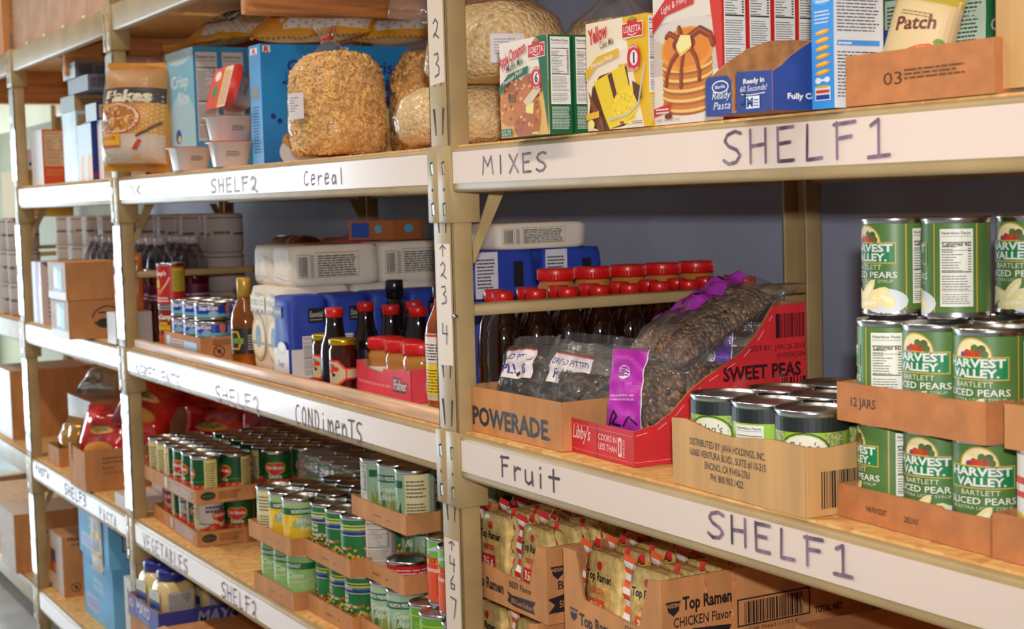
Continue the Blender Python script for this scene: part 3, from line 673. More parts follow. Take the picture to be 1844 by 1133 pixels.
a = Art(); a.poly([(-.03, .012), (.0, .012), (.014, .024), (.06, .024), (.06, .046), (.014, .046), (0, .062), (-.03, .062)], Cc(226, 50, 34)); a.poly([(-.026, .016), (-.002, .016), (.011, .027), (.06, .027), (.06, .043), (.011, .043), (-.002, .058), (-.026, .058)], Cc(206, 190, 150))
for x, y in ((-.015, .048), (-.006, .044), (-.018, .04)): a.ell(x, y, .007, .005, Cc(214, 50, 34), 10)
a.ell(-.018, .052, .006, .003, Cc(80, 130, 60), 8); a.rect(-.016, .03, .008, .006, BLACK)
RELISH = jar_kind('relish_jar', 'jar', [(.025, 0), (.027, .004), (.027, .08), (.024, .087), (.024, .091)], mat('dark_red_jar', (64, 16, 8), .08, coat=1., coat_rough=.04), [(.0275, .09), (.0275, .1), (.026, .102), (.0001, .102)], mat('gold_lid', (206, 180, 50), .3, .8), (mat('jar_lower_glass', (60, 14, 8), .1, coat=.8), .0273, .008, .076, a))
def vinegar_art():
    a = Art(); a.rect(-.1, .034, .2, .052, Cc(34, 32, 30)); a.poly([(-.03, .04), (-.004, .04), (.002, .058), (-.006, .082), (-.03, .082)], Cc(206, 160, 60)); a.poly([(-.026, .044), (-.008, .044), (-.003, .058), (-.01, .078), (-.026, .078)], Cc(60, 40, 26)); a.rect(-.02, .054, .026, .012, Cc(110, 160, 50)); a.lines(.016, .04, .03, .036, 6, Cc(190, 186, 180), 7)
    return a
OILGL = mat('amber_oil', (136, 70, 12), .06, coat=1., coat_rough=.03, noise_amt=.3, noise_scale=8)
VINEGAR = jar_kind('oil_bottle', 'bottle', [(.030, 0), (.0325, .005), (.0325, .104), (.029, .124), (.0165, .152), (.0145, .16)], OILGL, [(.0165, .157), (.0165, .2), (.015, .202), (.0001, .202)], mat('gold_foil_cap', (206, 164, 70), .35, .5), (mat('black_label', (34, 32, 30), .35), .0329, .03, .088, None), cap_name='cap')
vinegar_art().wrap(VINEGAR.parts[2][1], .0331)
a = Art(); a.rect(-.09, .03, .18, .052, Cc(236, 200, 30)); a.lines(-.03, .034, .09, .042, 8, Cc(120, 90, 20), 5); a.rect(-.09, .086, .18, .044, Cc(236, 218, 200)); a.lines(-.03, .09, .09, .03, 6, DARK, 6); a.rect(-.09, .13, .18, .004, Cc(216, 50, 40))
DRESS = jar_kind('dressing_bottle', 'bottle', [(.026, 0), (.028, .004), (.028, .14), (.026, .15), (.012, .182), (.011, .2)], mat('dressing_glass', (150, 70, 26), .1, coat=.9, coat_rough=.04, noise_amt=.2, noise_scale=20), [(.0135, .197), (.0135, .216), (.012, .218), (.0001, .218)], mat('black_plastic_cap', (26, 24, 26), .35), (mat('frosted_label', (206, 186, 160), .4), .0284, .02, .136, None), cap_name='cap')
a.wrap(DRESS.parts[2][1], .0286)
JUICEM = mat('red_juice', (74, 10, 14), .08, coat=1., coat_rough=.04)
CLEARP = film('clear_bottle', (236, 236, 240), .3, .06, .15, 30)
def juice_kind():
    B = G(); B.lathe([(.036, 0), (.041, .009), (.041, .09), (.038, .102), (.038, .153), (.041, .164), (.04, .198)], JUICEM, 32)
    S = G(); S.lathe([(.04, .198), (.035, .226), (.024, .246), (.016, .258), (.015, .267)], CLEARP, 32); S.f = S.f[:-2]; S.m = S.m[:-2]; S.s = S.s[:-2]
    T = G(); T.lathe([(.0175, .264), (.0175, .282), (.016, .284), (.0001, .284)], mat('white_bottle_cap', (206, 196, 196), .4), 24)
    a = Art(); a.rect(-.118, .104, .236, .04, Cc(90, 24, 60)); a.lines(-.1, .112, .2, .02, 2, Cc(220, 170, 186), 4, .5)
    L = G(); L.lathe([(.0384, .102), (.0384, .153)], Cc(120, 24, 60), 32); L.f = L.f[:-2]; L.m = L.m[:-2]; L.s = L.s[:-2]; a.wrap(L, .0385)
    return Kind('juice_bottle', 'bottle', [('bottle', B), ('shoulder', S), ('cap', T), ('label', L)])
JUICE = juice_kind()
def mayo_kind():
    B = G(); B.rings([(0, .043, .043, 0, 0), (.006, .05, .05, 0, 0), (.08, .05, .05, 0, 0), (.102, .045, .045, 0, 0), (.114, .037, .037, 0, 0)], mat('mayo_jar', (240, 214, 150), .25, coat=.5), 32, 3.6)
    T = G(); T.lathe([(.039, .112), (.039, .137), (.037, .14), (.0001, .14)], mat('blue_lid', (24, 40, 140), .35, coat=.3), 32)
    L = G(); a = Art()
    a.rect(-.036, .012, .072, .08, Cc(60, 70, 150)); a.rect(-.036, .066, .072, .026, Cc(236, 226, 160)); a.rect(-.03, .07, .05, .016, Cc(200, 210, 230)); a.ell(-.018, .03, .012, .012, Cc(216, 100, 60), 12); a.text('MAYO', -.01, .03, .014, WHITE, .03, .1, w=.042); a.flat(L, (0, -.0505, 0), (1, 0, 0), (0, 0, 1))
    b = Art(); b.rect(-.034, .012, .068, .08, Cc(214, 208, 196)); b.lines(-.03, .016, .06, .07, 12, Cc(110, 120, 150), 3); b.flat(L, (.0505, 0, 0), (0, 1, 0), (0, 0, 1))
    return Kind('mayonnaise_jar', 'jar', [('jar', B), ('lid', T), ('label', L)])
MAYO = mayo_kind()
# ------------------------------------------------------------------ trays, cartons, bags
def tray(label, X, Y, Z, w, d, h, rz=0., m=KRAFT, ft=None, st=None, hb=None, arts={}, name='cardboard_tray', cat='tray', group=None, mi=None, t=.003, sl=None):
    """open carton tray, origin at its front left bottom corner; ft = front top line [(u,h)..], st = side top line [(y,h)..] front to back"""
    g = G(); mi = mi or KRAFT_IN
    g.box(.001, w - .001, .001, d - .001, 0, t, mi)
    ft = ft or [(0, h), (w, h)]; st = st or [(0, h), (d, hb or h)]; hb = st[-1][1]; sl = sl or st
    g.slab([(.0004, 0), (w - .0004, 0)] + [(min(max(u, .0004), w - .0004), z) for u, z in ft[::-1]], (0, 0, 0), (1, 0, 0), (0, 0, 1), t, m, mi)
    g.slab([(.0004, 0), (d - .0004, 0)] + [(min(max(y, .0004), d - .0004), z) for y, z in st[::-1]], (w, 0, 0), (0, 1, 0), (0, 0, 1), t, m, mi)
    g.slab([(min(max(d - y, .0004), d - .0004), z) for y, z in [(d, 0), (0, 0)] + sl], (0, d, 0), (0, -1, 0), (0, 0, 1), t, m, mi)
    g.slab([(.0004, 0), (w - .0004, 0), (w - .0004, hb), (.0004, hb)], (w, d, 0), (-1, 0, 0), (0, 0, 1), t, m, mi)
    if 'front' in arts: arts['front'].flat(g, (0, 0, 0), (1, 0, 0), (0, 0, 1))
    if 'right' in arts: arts['right'].flat(g, (w, 0, 0), (0, 1, 0), (0, 0, 1))
    o = g.build(name, None, (X, Y, Z)); o.rotation_euler = (0, 0, rz)
    return tag(o, label, cat, group)
def carton(label, X, Y, Z, w, d, h, rz=0., m=KRAFT, front=None, right=None, top=None, name='cardboard_box', cat='box', group=None, mats=None, rx=0., ry=0., flap=False):
    g = G(); g.box(0, w, 0, d, 0, h, m)
    if mats:
        for k, mm in mats.items(): g.m[{'bottom': 0, 'top': 1, 'front': 2, 'right': 3, 'back': 4, 'left': 5}[k]] = g.mi(mm)
    if front: front.flat(g, (0, 0, 0), (1, 0, 0), (0, 0, 1))
    if right: right.flat(g, (w, 0, 0), (0, 1, 0), (0, 0, 1))
    if top: top.flat(g, (0, 0, h), (1, 0, 0), (0, 1, 0))
    o = g.build(name, None, (X, Y, Z)); o.rotation_euler = (rx, ry, rz)
    return tag(o, label, cat, group)
def place(o, rz, X, Y, u, v):
    c, s = math.cos(rz), math.sin(rz); return X + c * u - s * v, Y + s * u + c * v
def grid(kind, X, Y, Z, rz, nx, ny, px, py, u0, v0, desc, where, rots=(0,), group=None, skip=(), rr=12):
    """cans standing in rows: i counts along the aisle from the left, j from the front"""
    R = random.Random(int(X * 1000) + int(Z * 1000))
    for j in range(ny):
        for i in range(nx):
            if (i, j) in skip: continue
            x, y = place(None, rz, X, Y, u0 + i * px, v0 + j * py)
            k = kind[(i + j) % len(kind)] if isinstance(kind, list) else kind
            row = 'front row' if j == 0 else ORD[j] + ' row'
            dsc = desc[(i + j) % len(desc)] if isinstance(desc, list) else desc
            k.put((x + R.uniform(-.001, .001), y, Z), math.radians(rots[(i + j * nx) % len(rots)] + R.uniform(-rr, rr)), f'{dsc}, {row}, {ORD[i]} from left {where}', group)
# reusable art
def A(): return Art()
def txt(w, h, rows, m=DARK, bold=.02):
    a = A()
    for st, x, y, hh, ww in rows: a.text(st, x, y, hh, m, bold, w=ww)
    return a
def seal(a, x, y, s, m=DARK):
    a.ring(x, y, s, s * 1.2, m, 20); a.stroke([(x - s * .7, y + s * .7), (x + s * .7, y - s * .7)], s * .18, m); a.ell(x, y, s * .4, s * .45, m, 10); return a

# ================================================================== mixes shelf, first bay
GRN = Cc(18, 96, 56); RED = Cc(206, 34, 36); CRM = Cc(240, 222, 196)
def loretta(a, x, y, s):
    a.rect(x - s, y - s * .42, 2 * s, s * .84, WHITE); a.rect(x - s * .95, y - s * .37, 1.9 * s, s * .74, RED); a.ell(x, y + s * .42, s * .5, s * .22, RED, 14); a.text('LORETTA', x, y - s * .12, s * .36, WHITE, .01, 0, 'C', w=s * 1.6)
    a.ell(x, y + s * .62, s * .26, s * .12, Cc(130, 160, 50), 8); a.stroke([(x - s * .4, y - s * .2), (x, y - s * .3), (x + s * .4, y - s * .2)], s * .06, WHITE)
def roundel(a, x, y, s, t, top, bot):
    a.ell(x, y, s, s * 1.18, RED, 22); a.ell(x, y, s * .56, s * .66, WHITE, 18); a.text(t, x, y - s * .42, s * .85, Cc(60, 30, 30), .05, 0, 'C')
    a.text(top, x, y + s * .7, s * .26, WHITE, .01, 0, 'C', w=s * 1.1, arc=s * .18); a.text(bot, x, y - s * .98, s * .26, WHITE, .01, 0, 'C', w=s * 1.2, arc=-s * .18)
def muffin_front(w, h):
    a = A(); a.clip = (0, w, 0, h); R = random.Random(4)
    a.rect(0, 0, w, h, Cc(226, 176, 90)); a.rect(0, h * .55, w, h * .45, Cc(238, 224, 206))
    a.ell(w * .3, h * .66, w * .2, h * .05, Cc(236, 206, 180), 16)
    for x, y, rx, ry, c in ((.3, .42, .24, .2, (160, 84, 36)), (.65, .5, .25, .14, (176, 96, 50)), (.2, .3, .24, .18, (206, 120, 40)), (.55, .22, .28, .28, (196, 110, 50)), (.55, .1, .25, .14, (176, 90, 46))):
        a.ell(w * x, h * y, w * rx, h * ry, Cc(*c), 20)
        for k in range(16): t, q = R.uniform(0, 6.3), R.random() ** .5; a.ell(w * (x + rx * .9 * q * math.cos(t)), h * (y + ry * .9 * q * math.sin(t)), w * .03, h * .02, Cc(*R.choice(((226, 150, 70), (150, 76, 34), (236, 176, 90), (186, 104, 44)))), 6)
    a.poly([(w * .5, h * .36), (w * .78, h * .52), (w * .86, h * .46), (w * .6, h * .28)], Cc(222, 196, 160)); a.poly([(w * .55, h * .3), (w * .72, h * .34), (w * .7, h * .22), (w * .55, h * .24)], Cc(244, 222, 130))
    for k in range(4): a.rect(w * (.2 + k * .04), h * .36, w * .018, h * .09, Cc(60, 44, 40))
    a.poly([(0, h * .44), (w * .2, h * .58), (w * .6, h * .64), (w * .62, h * .72), (w * .2, h * .66), (0, h * .54)], GRN); a.text('Premium Moist', w * .1, h * .545, h * .05, WHITE, .0, .1, w=w * .42, rot=.28)
    a.text('Apple Cinnamon', w * .02, h * .73, h * .12, RED, .03, .2, w=w * .58, rot=.24); a.text('Muffin Mix', w * .17, h * .68, h * .075, Cc(60, 90, 40), .01, .2, w=w * .36, rot=.2)
    a.poly([(w * .78, h), (w, h), (w, 0)], GRN)
    loretta(a, w * .79, h * .86, w * .17); roundel(a, w * .78, h * .58, w * .1, '6', 'MAKES', 'MUFFINS')
    a.rect(w * .02, h * .015, w * .24, h * .075, GRN); a.text('JUST ADD', w * .04, h * .055, h * .024, WHITE, w=w * .2); a.text('WATER & OIL', w * .04, h * .022, h * .024, WHITE, w=w * .2)
    a.rect(w * .68, h * .012, w * .12, h * .022, Cc(230, 210, 40)); return a
def side_panel(w, h, bg, seed):
    a = A(); a.nutri(w * .08, h * .3, w * .86, h * .68, DARK, Cc(232, 228, 220), seed, 30); a.lines(w * .1, h * .05, w * .8, h * .23, 15, Cc(206, 216, 200), seed, .5, .1); return a
MW, MD, MH = .135, .0355, .1327
GREENC = Cc(18, 92, 54)
for k, (lab) in enumerate(('green and white apple cinnamon muffin mix box beside the oats', 'green muffin mix box standing behind the front muffin mix box, side panel showing')):
    carton(lab, -1.945 + k * .004, -.024 + k * .0375, ZA, MW, MD, MH, 0, GREENC, muffin_front(MW, MH) if k == 0 else None, side_panel(MD, MH, GREENC, 5 + k), name='muffin_mix_box', cat='food box')
def cake_front(w, h):
    a = A(); a.clip = (0, w, 0, h); yl = Cc(236, 200, 30); br = Cc(90, 44, 20); R = random.Random(7)
    a.rect(0, 0, w, h, Cc(240, 220, 190)); a.poly([(w * .62, h), (w, h), (w, 0), (w * .95, 0)], Cc(230, 176, 24))
    a.ell(w * .5, h * .75, w * .2, h * .06, Cc(244, 230, 206), 14); a.rect(w * .55, h * .5, w * .22, h * .08, Cc(206, 160, 90))
    a.poly([(0, h * .05), (w * .12, h * .42), (w * .22, h * .5), (w * .68, h * .56), (w * .8, h * .1), (w * .62, h * .02), (w * .35, 0)], br)
    a.poly([(w * .12, h * .45), (w * .64, h * .58), (w * .82, h * .08), (w * .36, h * .0)], yl); a.poly([(w * .36, h * .5), (w * .43, h * .52), (w * .62, h * .05), (w * .56, h * .04)], br)
    a.poly([(0, h * .06), (w * .1, h * .42), (w * .38, 0), (w * .2, 0)], br)
    for k in range(12): x = w * (.03 + .02 * k); a.stroke([(x, h * (.36 - .022 * k)), (x + w * .05, h * (.2 - .02 * k)), (x + w * .06, h * (.1 - .02 * k))], w * .012, Cc(130, 74, 40))
    a.ell(w * .66, h * .22, w * .24, h * .15, Cc(242, 206, 40), 18, rot=.3)
    for k in range(40): t, q = R.uniform(0, 6.3), R.random() ** .5; a.ell(w * (.66 + .22 * q * math.cos(t)), h * (.22 + .13 * q * math.sin(t)), w * .018, h * .012, Cc(*R.choice(((252, 226, 80), (226, 180, 20), (246, 214, 50)))), 5)
    a.poly([(w * .78, h * .42), (w * .92, h * .36), (w * .93, h * .26), (w * .86, h * .22), (w * .8, h * .3)], br); a.stroke([(w * .4, h * .09), (w * .7, h * .12), (w * .88, h * .22), (w * .93, h * .4), (w * .99, h * .56)], w * .022, Cc(196, 190, 180))
    a.poly([(0, h * .46), (w * .18, h * .59), (w * .55, h * .65), (w * .57, h * .73), (w * .2, h * .68), (0, h * .56)], Cc(226, 176, 40)); a.text('Premium Moist', w * .1, h * .575, h * .05, WHITE, 0, .1, w=w * .38, rot=.2)
    a.text('Yellow', w * .08, h * .8, h * .13, Cc(206, 40, 50), .04, .15, w=w * .32, rot=.18); a.text('Cake Mix', w * .26, h * .745, h * .065, Cc(120, 70, 30), .01, .2, w=w * .24, rot=.14)
    loretta(a, w * .8, h * .87, w * .17); roundel(a, w * .82, h * .62, w * .11, '1', 'MAKES', 'CAKE LAYER')
    a.poly([(0, h * .1), (w * .22, h * .12), (w * .22, h * .18), (0, h * .16)], Cc(230, 180, 40)); a.ell(w * .08, h * .06, w * .06, h * .045, Cc(240, 220, 130), 12); a.ell(w * .6, h * .05, w * .02, h * .015, RED, 8); a.rect(w * .64, h * .04, w * .08, h * .025, Cc(236, 210, 30)); a.lines(w * .76, h * .035, w * .18, h * .03, 2, Cc(120, 90, 60)); return a
YC = Cc(232, 186, 30)
carton('yellow cake mix box with slice of layer cake on the front', -1.752, 0, ZA, .1326, .04, .14, math.radians(2), YC, cake_front(.1326, .14), side_panel(.04, .14, YC, 9), name='cake_mix_box', cat='food box')
carton('second yellow cake mix box hidden behind the first yellow box', -1.757, .042, ZA, .1326, .04, .14, math.radians(2), YC, None, side_panel(.04, .14, YC, 10), name='cake_mix_box', cat='food box')
def pancake_front(w, h):
    a = A(); a.clip = (0, w, 0, h)
    a.rect(0, 0, w, h, Cc(232, 216, 200)); a.rect(0, h * .3, w, h * .32, Cc(206, 190, 176)); a.ell(w * .5, h * .55, w * .5, h * .08, Cc(222, 208, 196), 16)
    a.poly([(w * .76, h), (w, h), (w, h * .25), (w * .94, h * .3)], Cc(214, 50, 30))
    for k in range(5):
        y = h * (.1 + .06 * k); a.ell(w * .5, y, w * .37, h * .055, Cc(176, 96, 36), 24); a.ell(w * .5, y + h * .012, w * .375, h * .05, Cc(238, 190, 100), 24); a.ell(w * .5, y + h * .026, w * .37, h * .045, Cc(206, 120, 40), 24)
    a.ell(w * .5, h * .44, w * .38, h * .135, Cc(232, 150, 50), 26); a.ell(w * .5, h * .45, w * .34, h * .115, Cc(226, 130, 36), 24)
    sy = Cc(130, 50, 14)
    a.ell(w * .46, h * .475, w * .17, h * .055, sy, 20)
    for p, q in (([(.42, .5), (.25, .55), (.2, .53)], .05), ([(.5, .5), (.7, .545), (.85, .5), (.88, .45)], .07), ([(.42, .45), (.28, .38), (.2, .3), (.19, .24)], .055), ([(.46, .44), (.42, .33), (.41, .22)], .05), ([(.54, .46), (.64, .38), (.68, .3), (.68, .25)], .05), ([(.44, .5), (.4, .57)], .06)):
        a.stroke([(w * x, h * y) for x, y in p], w * q, sy); a.stroke([(w * x - w * .012, h * y + h * .004) for x, y in p], w * q * .25, Cc(176, 84, 30))
    a.poly([(w * .35, h * .47), (w * .42, h * .53), (w * .56, h * .52), (w * .58, h * .46), (w * .42, h * .42)], Cc(246, 228, 150)); a.poly([(w * .35, h * .47), (w * .42, h * .42), (w * .58, h * .46), (w * .56, h * .44), (w * .42, h * .4), (w * .36, h * .44)], Cc(226, 196, 100))
    a.poly([(0, h * .56), (w * .2, h * .66), (w * .62, h * .7), (w * .63, h * .78), (w * .2, h * .76), (0, h * .66)], Cc(206, 44, 40)); a.text('Light & Fluffy', w * .14, h * .675, h * .04, WHITE, 0, .15, w=w * .4, rot=.2)
    a.text('Pancake Mix', w * .02, h * .78, h * .085, Cc(206, 36, 44), .035, .15, w=w * .6, rot=.17); a.text('Buttermilk', w * .1, h * .9, h * .06, Cc(206, 36, 44), .03, .15, w=w * .4, rot=.17)
    loretta(a, w * .8, h * .93, w * .17); a.poly([(0, h * .05), (w * .25, h * .08), (w * .25, h * .13), (0, h * .1)], Cc(200, 40, 40)); a.lines(w * .03, h * .07, w * .2, h * .04, 2, WHITE); a.ell(w * .22, h * .05, w * .06, h * .02, Cc(120, 40, 20), 10); a.text('NET WT 32 OZ', w * .04, h * .02, h * .015, Cc(120, 100, 90), w=w * .35); return a
PC = Cc(206, 40, 30)
for k in range(4):
    carton(['red and white pancake mix box with stack of pancakes on the front', 'pancake mix box directly behind the front pancake box', 'third pancake mix box back, red spine showing', 'rearmost pancake mix box, next to the blue macaroni box'][k], -1.614, .0123 + k * .0372, ZA, .14, .036, .2, 0, PC, pancake_front(.14, .2) if k == 0 else None, side_panel(.036, .2, PC, 20 + k), name='pancake_mix_box', cat='food box', group=None)
BLUE = mat('pasta_blue_print', (38, 66, 138), .6, noise_amt=.05, noise_scale=40)
fr = A(); w_ = .1184
fr.ell(.028, .031, .0155, .0072, WHITE, 18); fr.ell(.028, .031, .0135, .0058, Cc(38, 66, 138), 18); fr.text('Barilla', .028, .0295, .0036, WHITE, .01, .1, 'C', w=.018)
fr.text('Ready', .013, .018, .0082, WHITE, 0, .25, w=.034); fr.text('Pasta', .015, .0065, .0082, WHITE, 0, .25, w=.031)
fr.text('Ready in', .0695, .031, .0052, WHITE, .03, w=.036); fr.text('60 Seconds!', .064, .0225, .0062, WHITE, 0, .2, w=.046); fr.stroke([(.066, .02), (.08, .0185), (.106, .0195)], .001, WHITE); fr.rect(.074, .004, .023, .013, Cc(226, 230, 236)); fr.text('M', .075, .006, .009, Cc(38, 66, 138), .05, w=.011); fr.lines(.0875, .006, .008, .009, 3, Cc(38, 66, 138)); fr.stroke([(.068, .022), (.073, .019), (.07, .008), (.064, .01)], .0018, BLACK)
rt = A(); rt.text('Fully Cooked', .02, .012, .006, WHITE, .03, w=.062); rt.text('Ready in', .066, .055, .009, WHITE, .02, w=.05); rt.text('60', .085, .034, .014, WHITE, 0, .2); rt.stroke([(.085, .028), (.11, .031)], .0015, WHITE); rt.ell(.09, .015, .0015, .0015, WHITE, 8)
st = [(0, .041), (.012, .047), (.026, .058), (.042, .067), (.06, .077), (.09, .086), (.12, .088), (.2, .088)]
tray('blue ready pasta display tray with curved sides at the shelf edge', -1.4243, -.05, ZA, w_, .2, .042, 0, BLUE, [(0, .038), (.004, .043), (.04, .043), (.048, .036), (.0485, .001), (.0565, .001), (.057, .045), (.1184, .042)], st, arts={'front': fr, 'right': rt}, name='display_tray')
def pouch(label, X, Y, Z, w, h, t, m, rz, rx=0., art=None, seed=1, ry=0., name='food_pouch', cat='pouch', amp=.004, fin=.01, mb=None, group=None):
    g = G(); g.pillow(w, h, t, m, mb, seed=seed, amp=amp, fin=fin, art=art)
    o = g.build(name, None, (X, Y, Z)); o.rotation_euler = (rx, ry, rz)
    return tag(o, label, cat, group)
GFOIL = mat('green_foil', (24, 130, 66), .25, bump=.4, bump_scale=30, coat=.6)
def greenpouch(w, h, t):
    a = A(); a.rect(w * .1, h * .25, w * .4, h * .5, Cc(200, 216, 190)); a.lines(w * .13, h * .28, w * .34, h * .44, 16, Cc(60, 90, 60), 3); a.ell(w * .9, h * .7, w * .16, h * .12, Cc(226, 60, 50), 16); t and a.text(t, w * .55, h * .45, h * .08, WHITE, .03, w=w * .4); return a
pouch('small green foil pouch standing inside the blue pasta tray', -1.34, .075, ZA + .016, .06, .095, .035, GFOIL, math.radians(20), art=greenpouch(.06, .095, ''), seed=3)
MB = Cc(60, 150, 226)
def mac_front(w, h):
    a = A()
    a.ell(w * .5, h * .6, w * .42, h * .03, Cc(110, 180, 236), 14); a.lines(w * .22, h * .585, w * .6, h * .03, 2, WHITE, 3, .5, .1); a.lines(w * .15, h * .47, w * .7, h * .08, 4, WHITE, 5, .35, .15)
    for k in range(6): a.ell(w * .5, h * (.42 - .044 * k), w * .33, h * .014, Cc(226, 150, 20), 14, rot=.12); a.ell(w * .48, h * (.423 - .044 * k), w * .26, h * .007, Cc(250, 196, 60), 12, rot=.12)
    a.ell(w * .3, h * .155, w * .14, h * .018, WHITE, 10); a.ell(w * .7, h * .158, w * .13, h * .016, WHITE, 10); a.rect(w * .3, h * .15, w * .4, h * .012, WHITE)
    a.rect(w * .16, h * .045, w * .68, h * .075, Cc(230, 226, 220)); a.rect(w * .2, h * .085, w * .6, h * .018, Cc(214, 60, 40)); a.rect(w * .2, h * .05, w * .6, h * .026, Cc(40, 60, 150)); a.ell(w * .5, h * .12, w * .34, h * .008, Cc(206, 180, 60), 14); return a
def mac_side(w, h):
    a = A()
    for y in (.66, .34): a.rect(w * .06, h * y, w * .86, h * .03, Cc(76, 150, 220)); a.lines(w * .08, h * (y + .008), w * .3, h * .016, 1, WHITE, 2, .7, .1)
    a.lines(w * .06, h * .42, w * .86, h * .22, 12, Cc(70, 70, 76), 3, .35, .12); a.lines(w * .06, h * .06, w * .86, h * .26, 14, Cc(70, 70, 76), 4, .35, .12); return a
carton('tall blue macaroni box with row of noodle pictures on its narrow face', -1.2966, -.004, ZA, .0354, .068, .19, 0, MB, mac_front(.0354, .19), mac_side(.068, .19), mats={'right': Cc(226, 224, 222)}, name='macaroni_box', cat='food box')
rt = A(); rt.text('03', .055, .018, .0125, Cc(90, 60, 40), .0, w=.026); rt.lines(.084, .022, .085, .012, 3, Cc(110, 74, 46), 8, .5, .3)
tray('low brown cardboard tray of pouches on the mixes shelf', -1.253, .004, ZA, .2, .2, .052, math.radians(1.5), KRAFT3, st=[(0, .052), (.02, .052), (.06, .056), (.1, .062), (.2, .066)], arts={'front': rt})
TANP = mat('tan_pouch_film', (232, 200, 150), .28, bump=.35, bump_scale=25, coat=.5)
def patch(w, h):
    a = A(); a.rect(w * .02, h * .05, w * .96, h * .9, Cc(236, 206, 150)); a.text('Patch', w * .18, h * .55, h * .13, Cc(120, 60, 40), .03, .15, w=w * .6, rot=.2)
    for x, y, t in ((.55, .38, .5), (.62, .28, .35), (.5, .2, .2)): a.ell(w * x, h * y, w * .26, h * .045, Cc(236, 96, 40), 16, rot=t); a.ell(w * x, h * y + h * .012, w * .18, h * .016, Cc(250, 150, 90), 12, rot=t)
    a.ell(w * .25, h * .25, w * .1, h * .08, Cc(130, 60, 40), 12); a.ell(w * .85, h * .5, w * .08, h * .04, Cc(120, 160, 50), 10); a.rect(0, h * .88, w, h * .1, Cc(206, 180, 60)); a.lines(w * .2, h * .72, w * .5, h * .06, 2, Cc(160, 120, 80)); return a
pouch('tan snack pouch with orange carrots leaning in the brown tray', -1.238, .075, ZA + .016, .072, .105, .045, TANP, math.radians(28), art=patch(.072, .105), seed=5, ry=math.radians(14), rx=math.radians(-8))
pouch('second tan pouch lying low at the right end of the brown tray', -1.105, .13, ZA + .012, .09, .07, .035, TANP, math.radians(20), art=patch(.09, .07), seed=6)
tray('shallow blue tray at the back holding green foil pouches', -1.57, .225, ZA, .36, .12, .06, 0, BLUE)
for k, (x, tt, lb) in enumerate(((-1.505, '', 'green foil pouch with red disc behind the macaroni box'), (-1.435, '', 'green foil pouch with pale panel, middle of the back tray'), (-1.325, 'COCOA', 'dark green cocoa pouch at the right of the back tray'))):
    pouch(lb, x, .285, ZA + .016, .1, .17, .04, GFOIL, math.radians(24), art=greenpouch(.11, .17, tt), seed=8 + k)
bx = carton('large plain brown box crushed at the bottom, right end of the mixes shelf', -1.062, .02, ZA + .004, .2, .18, .22, 0, KRAFT2)
carton('flattened grey cardboard sheet under the large brown box', -1.05, .028, ZA, .19, .17, .0035, 0, mat('grey_board', (130, 116, 104), .8), name='cardboard_sheet', cat='cardboard sheet')

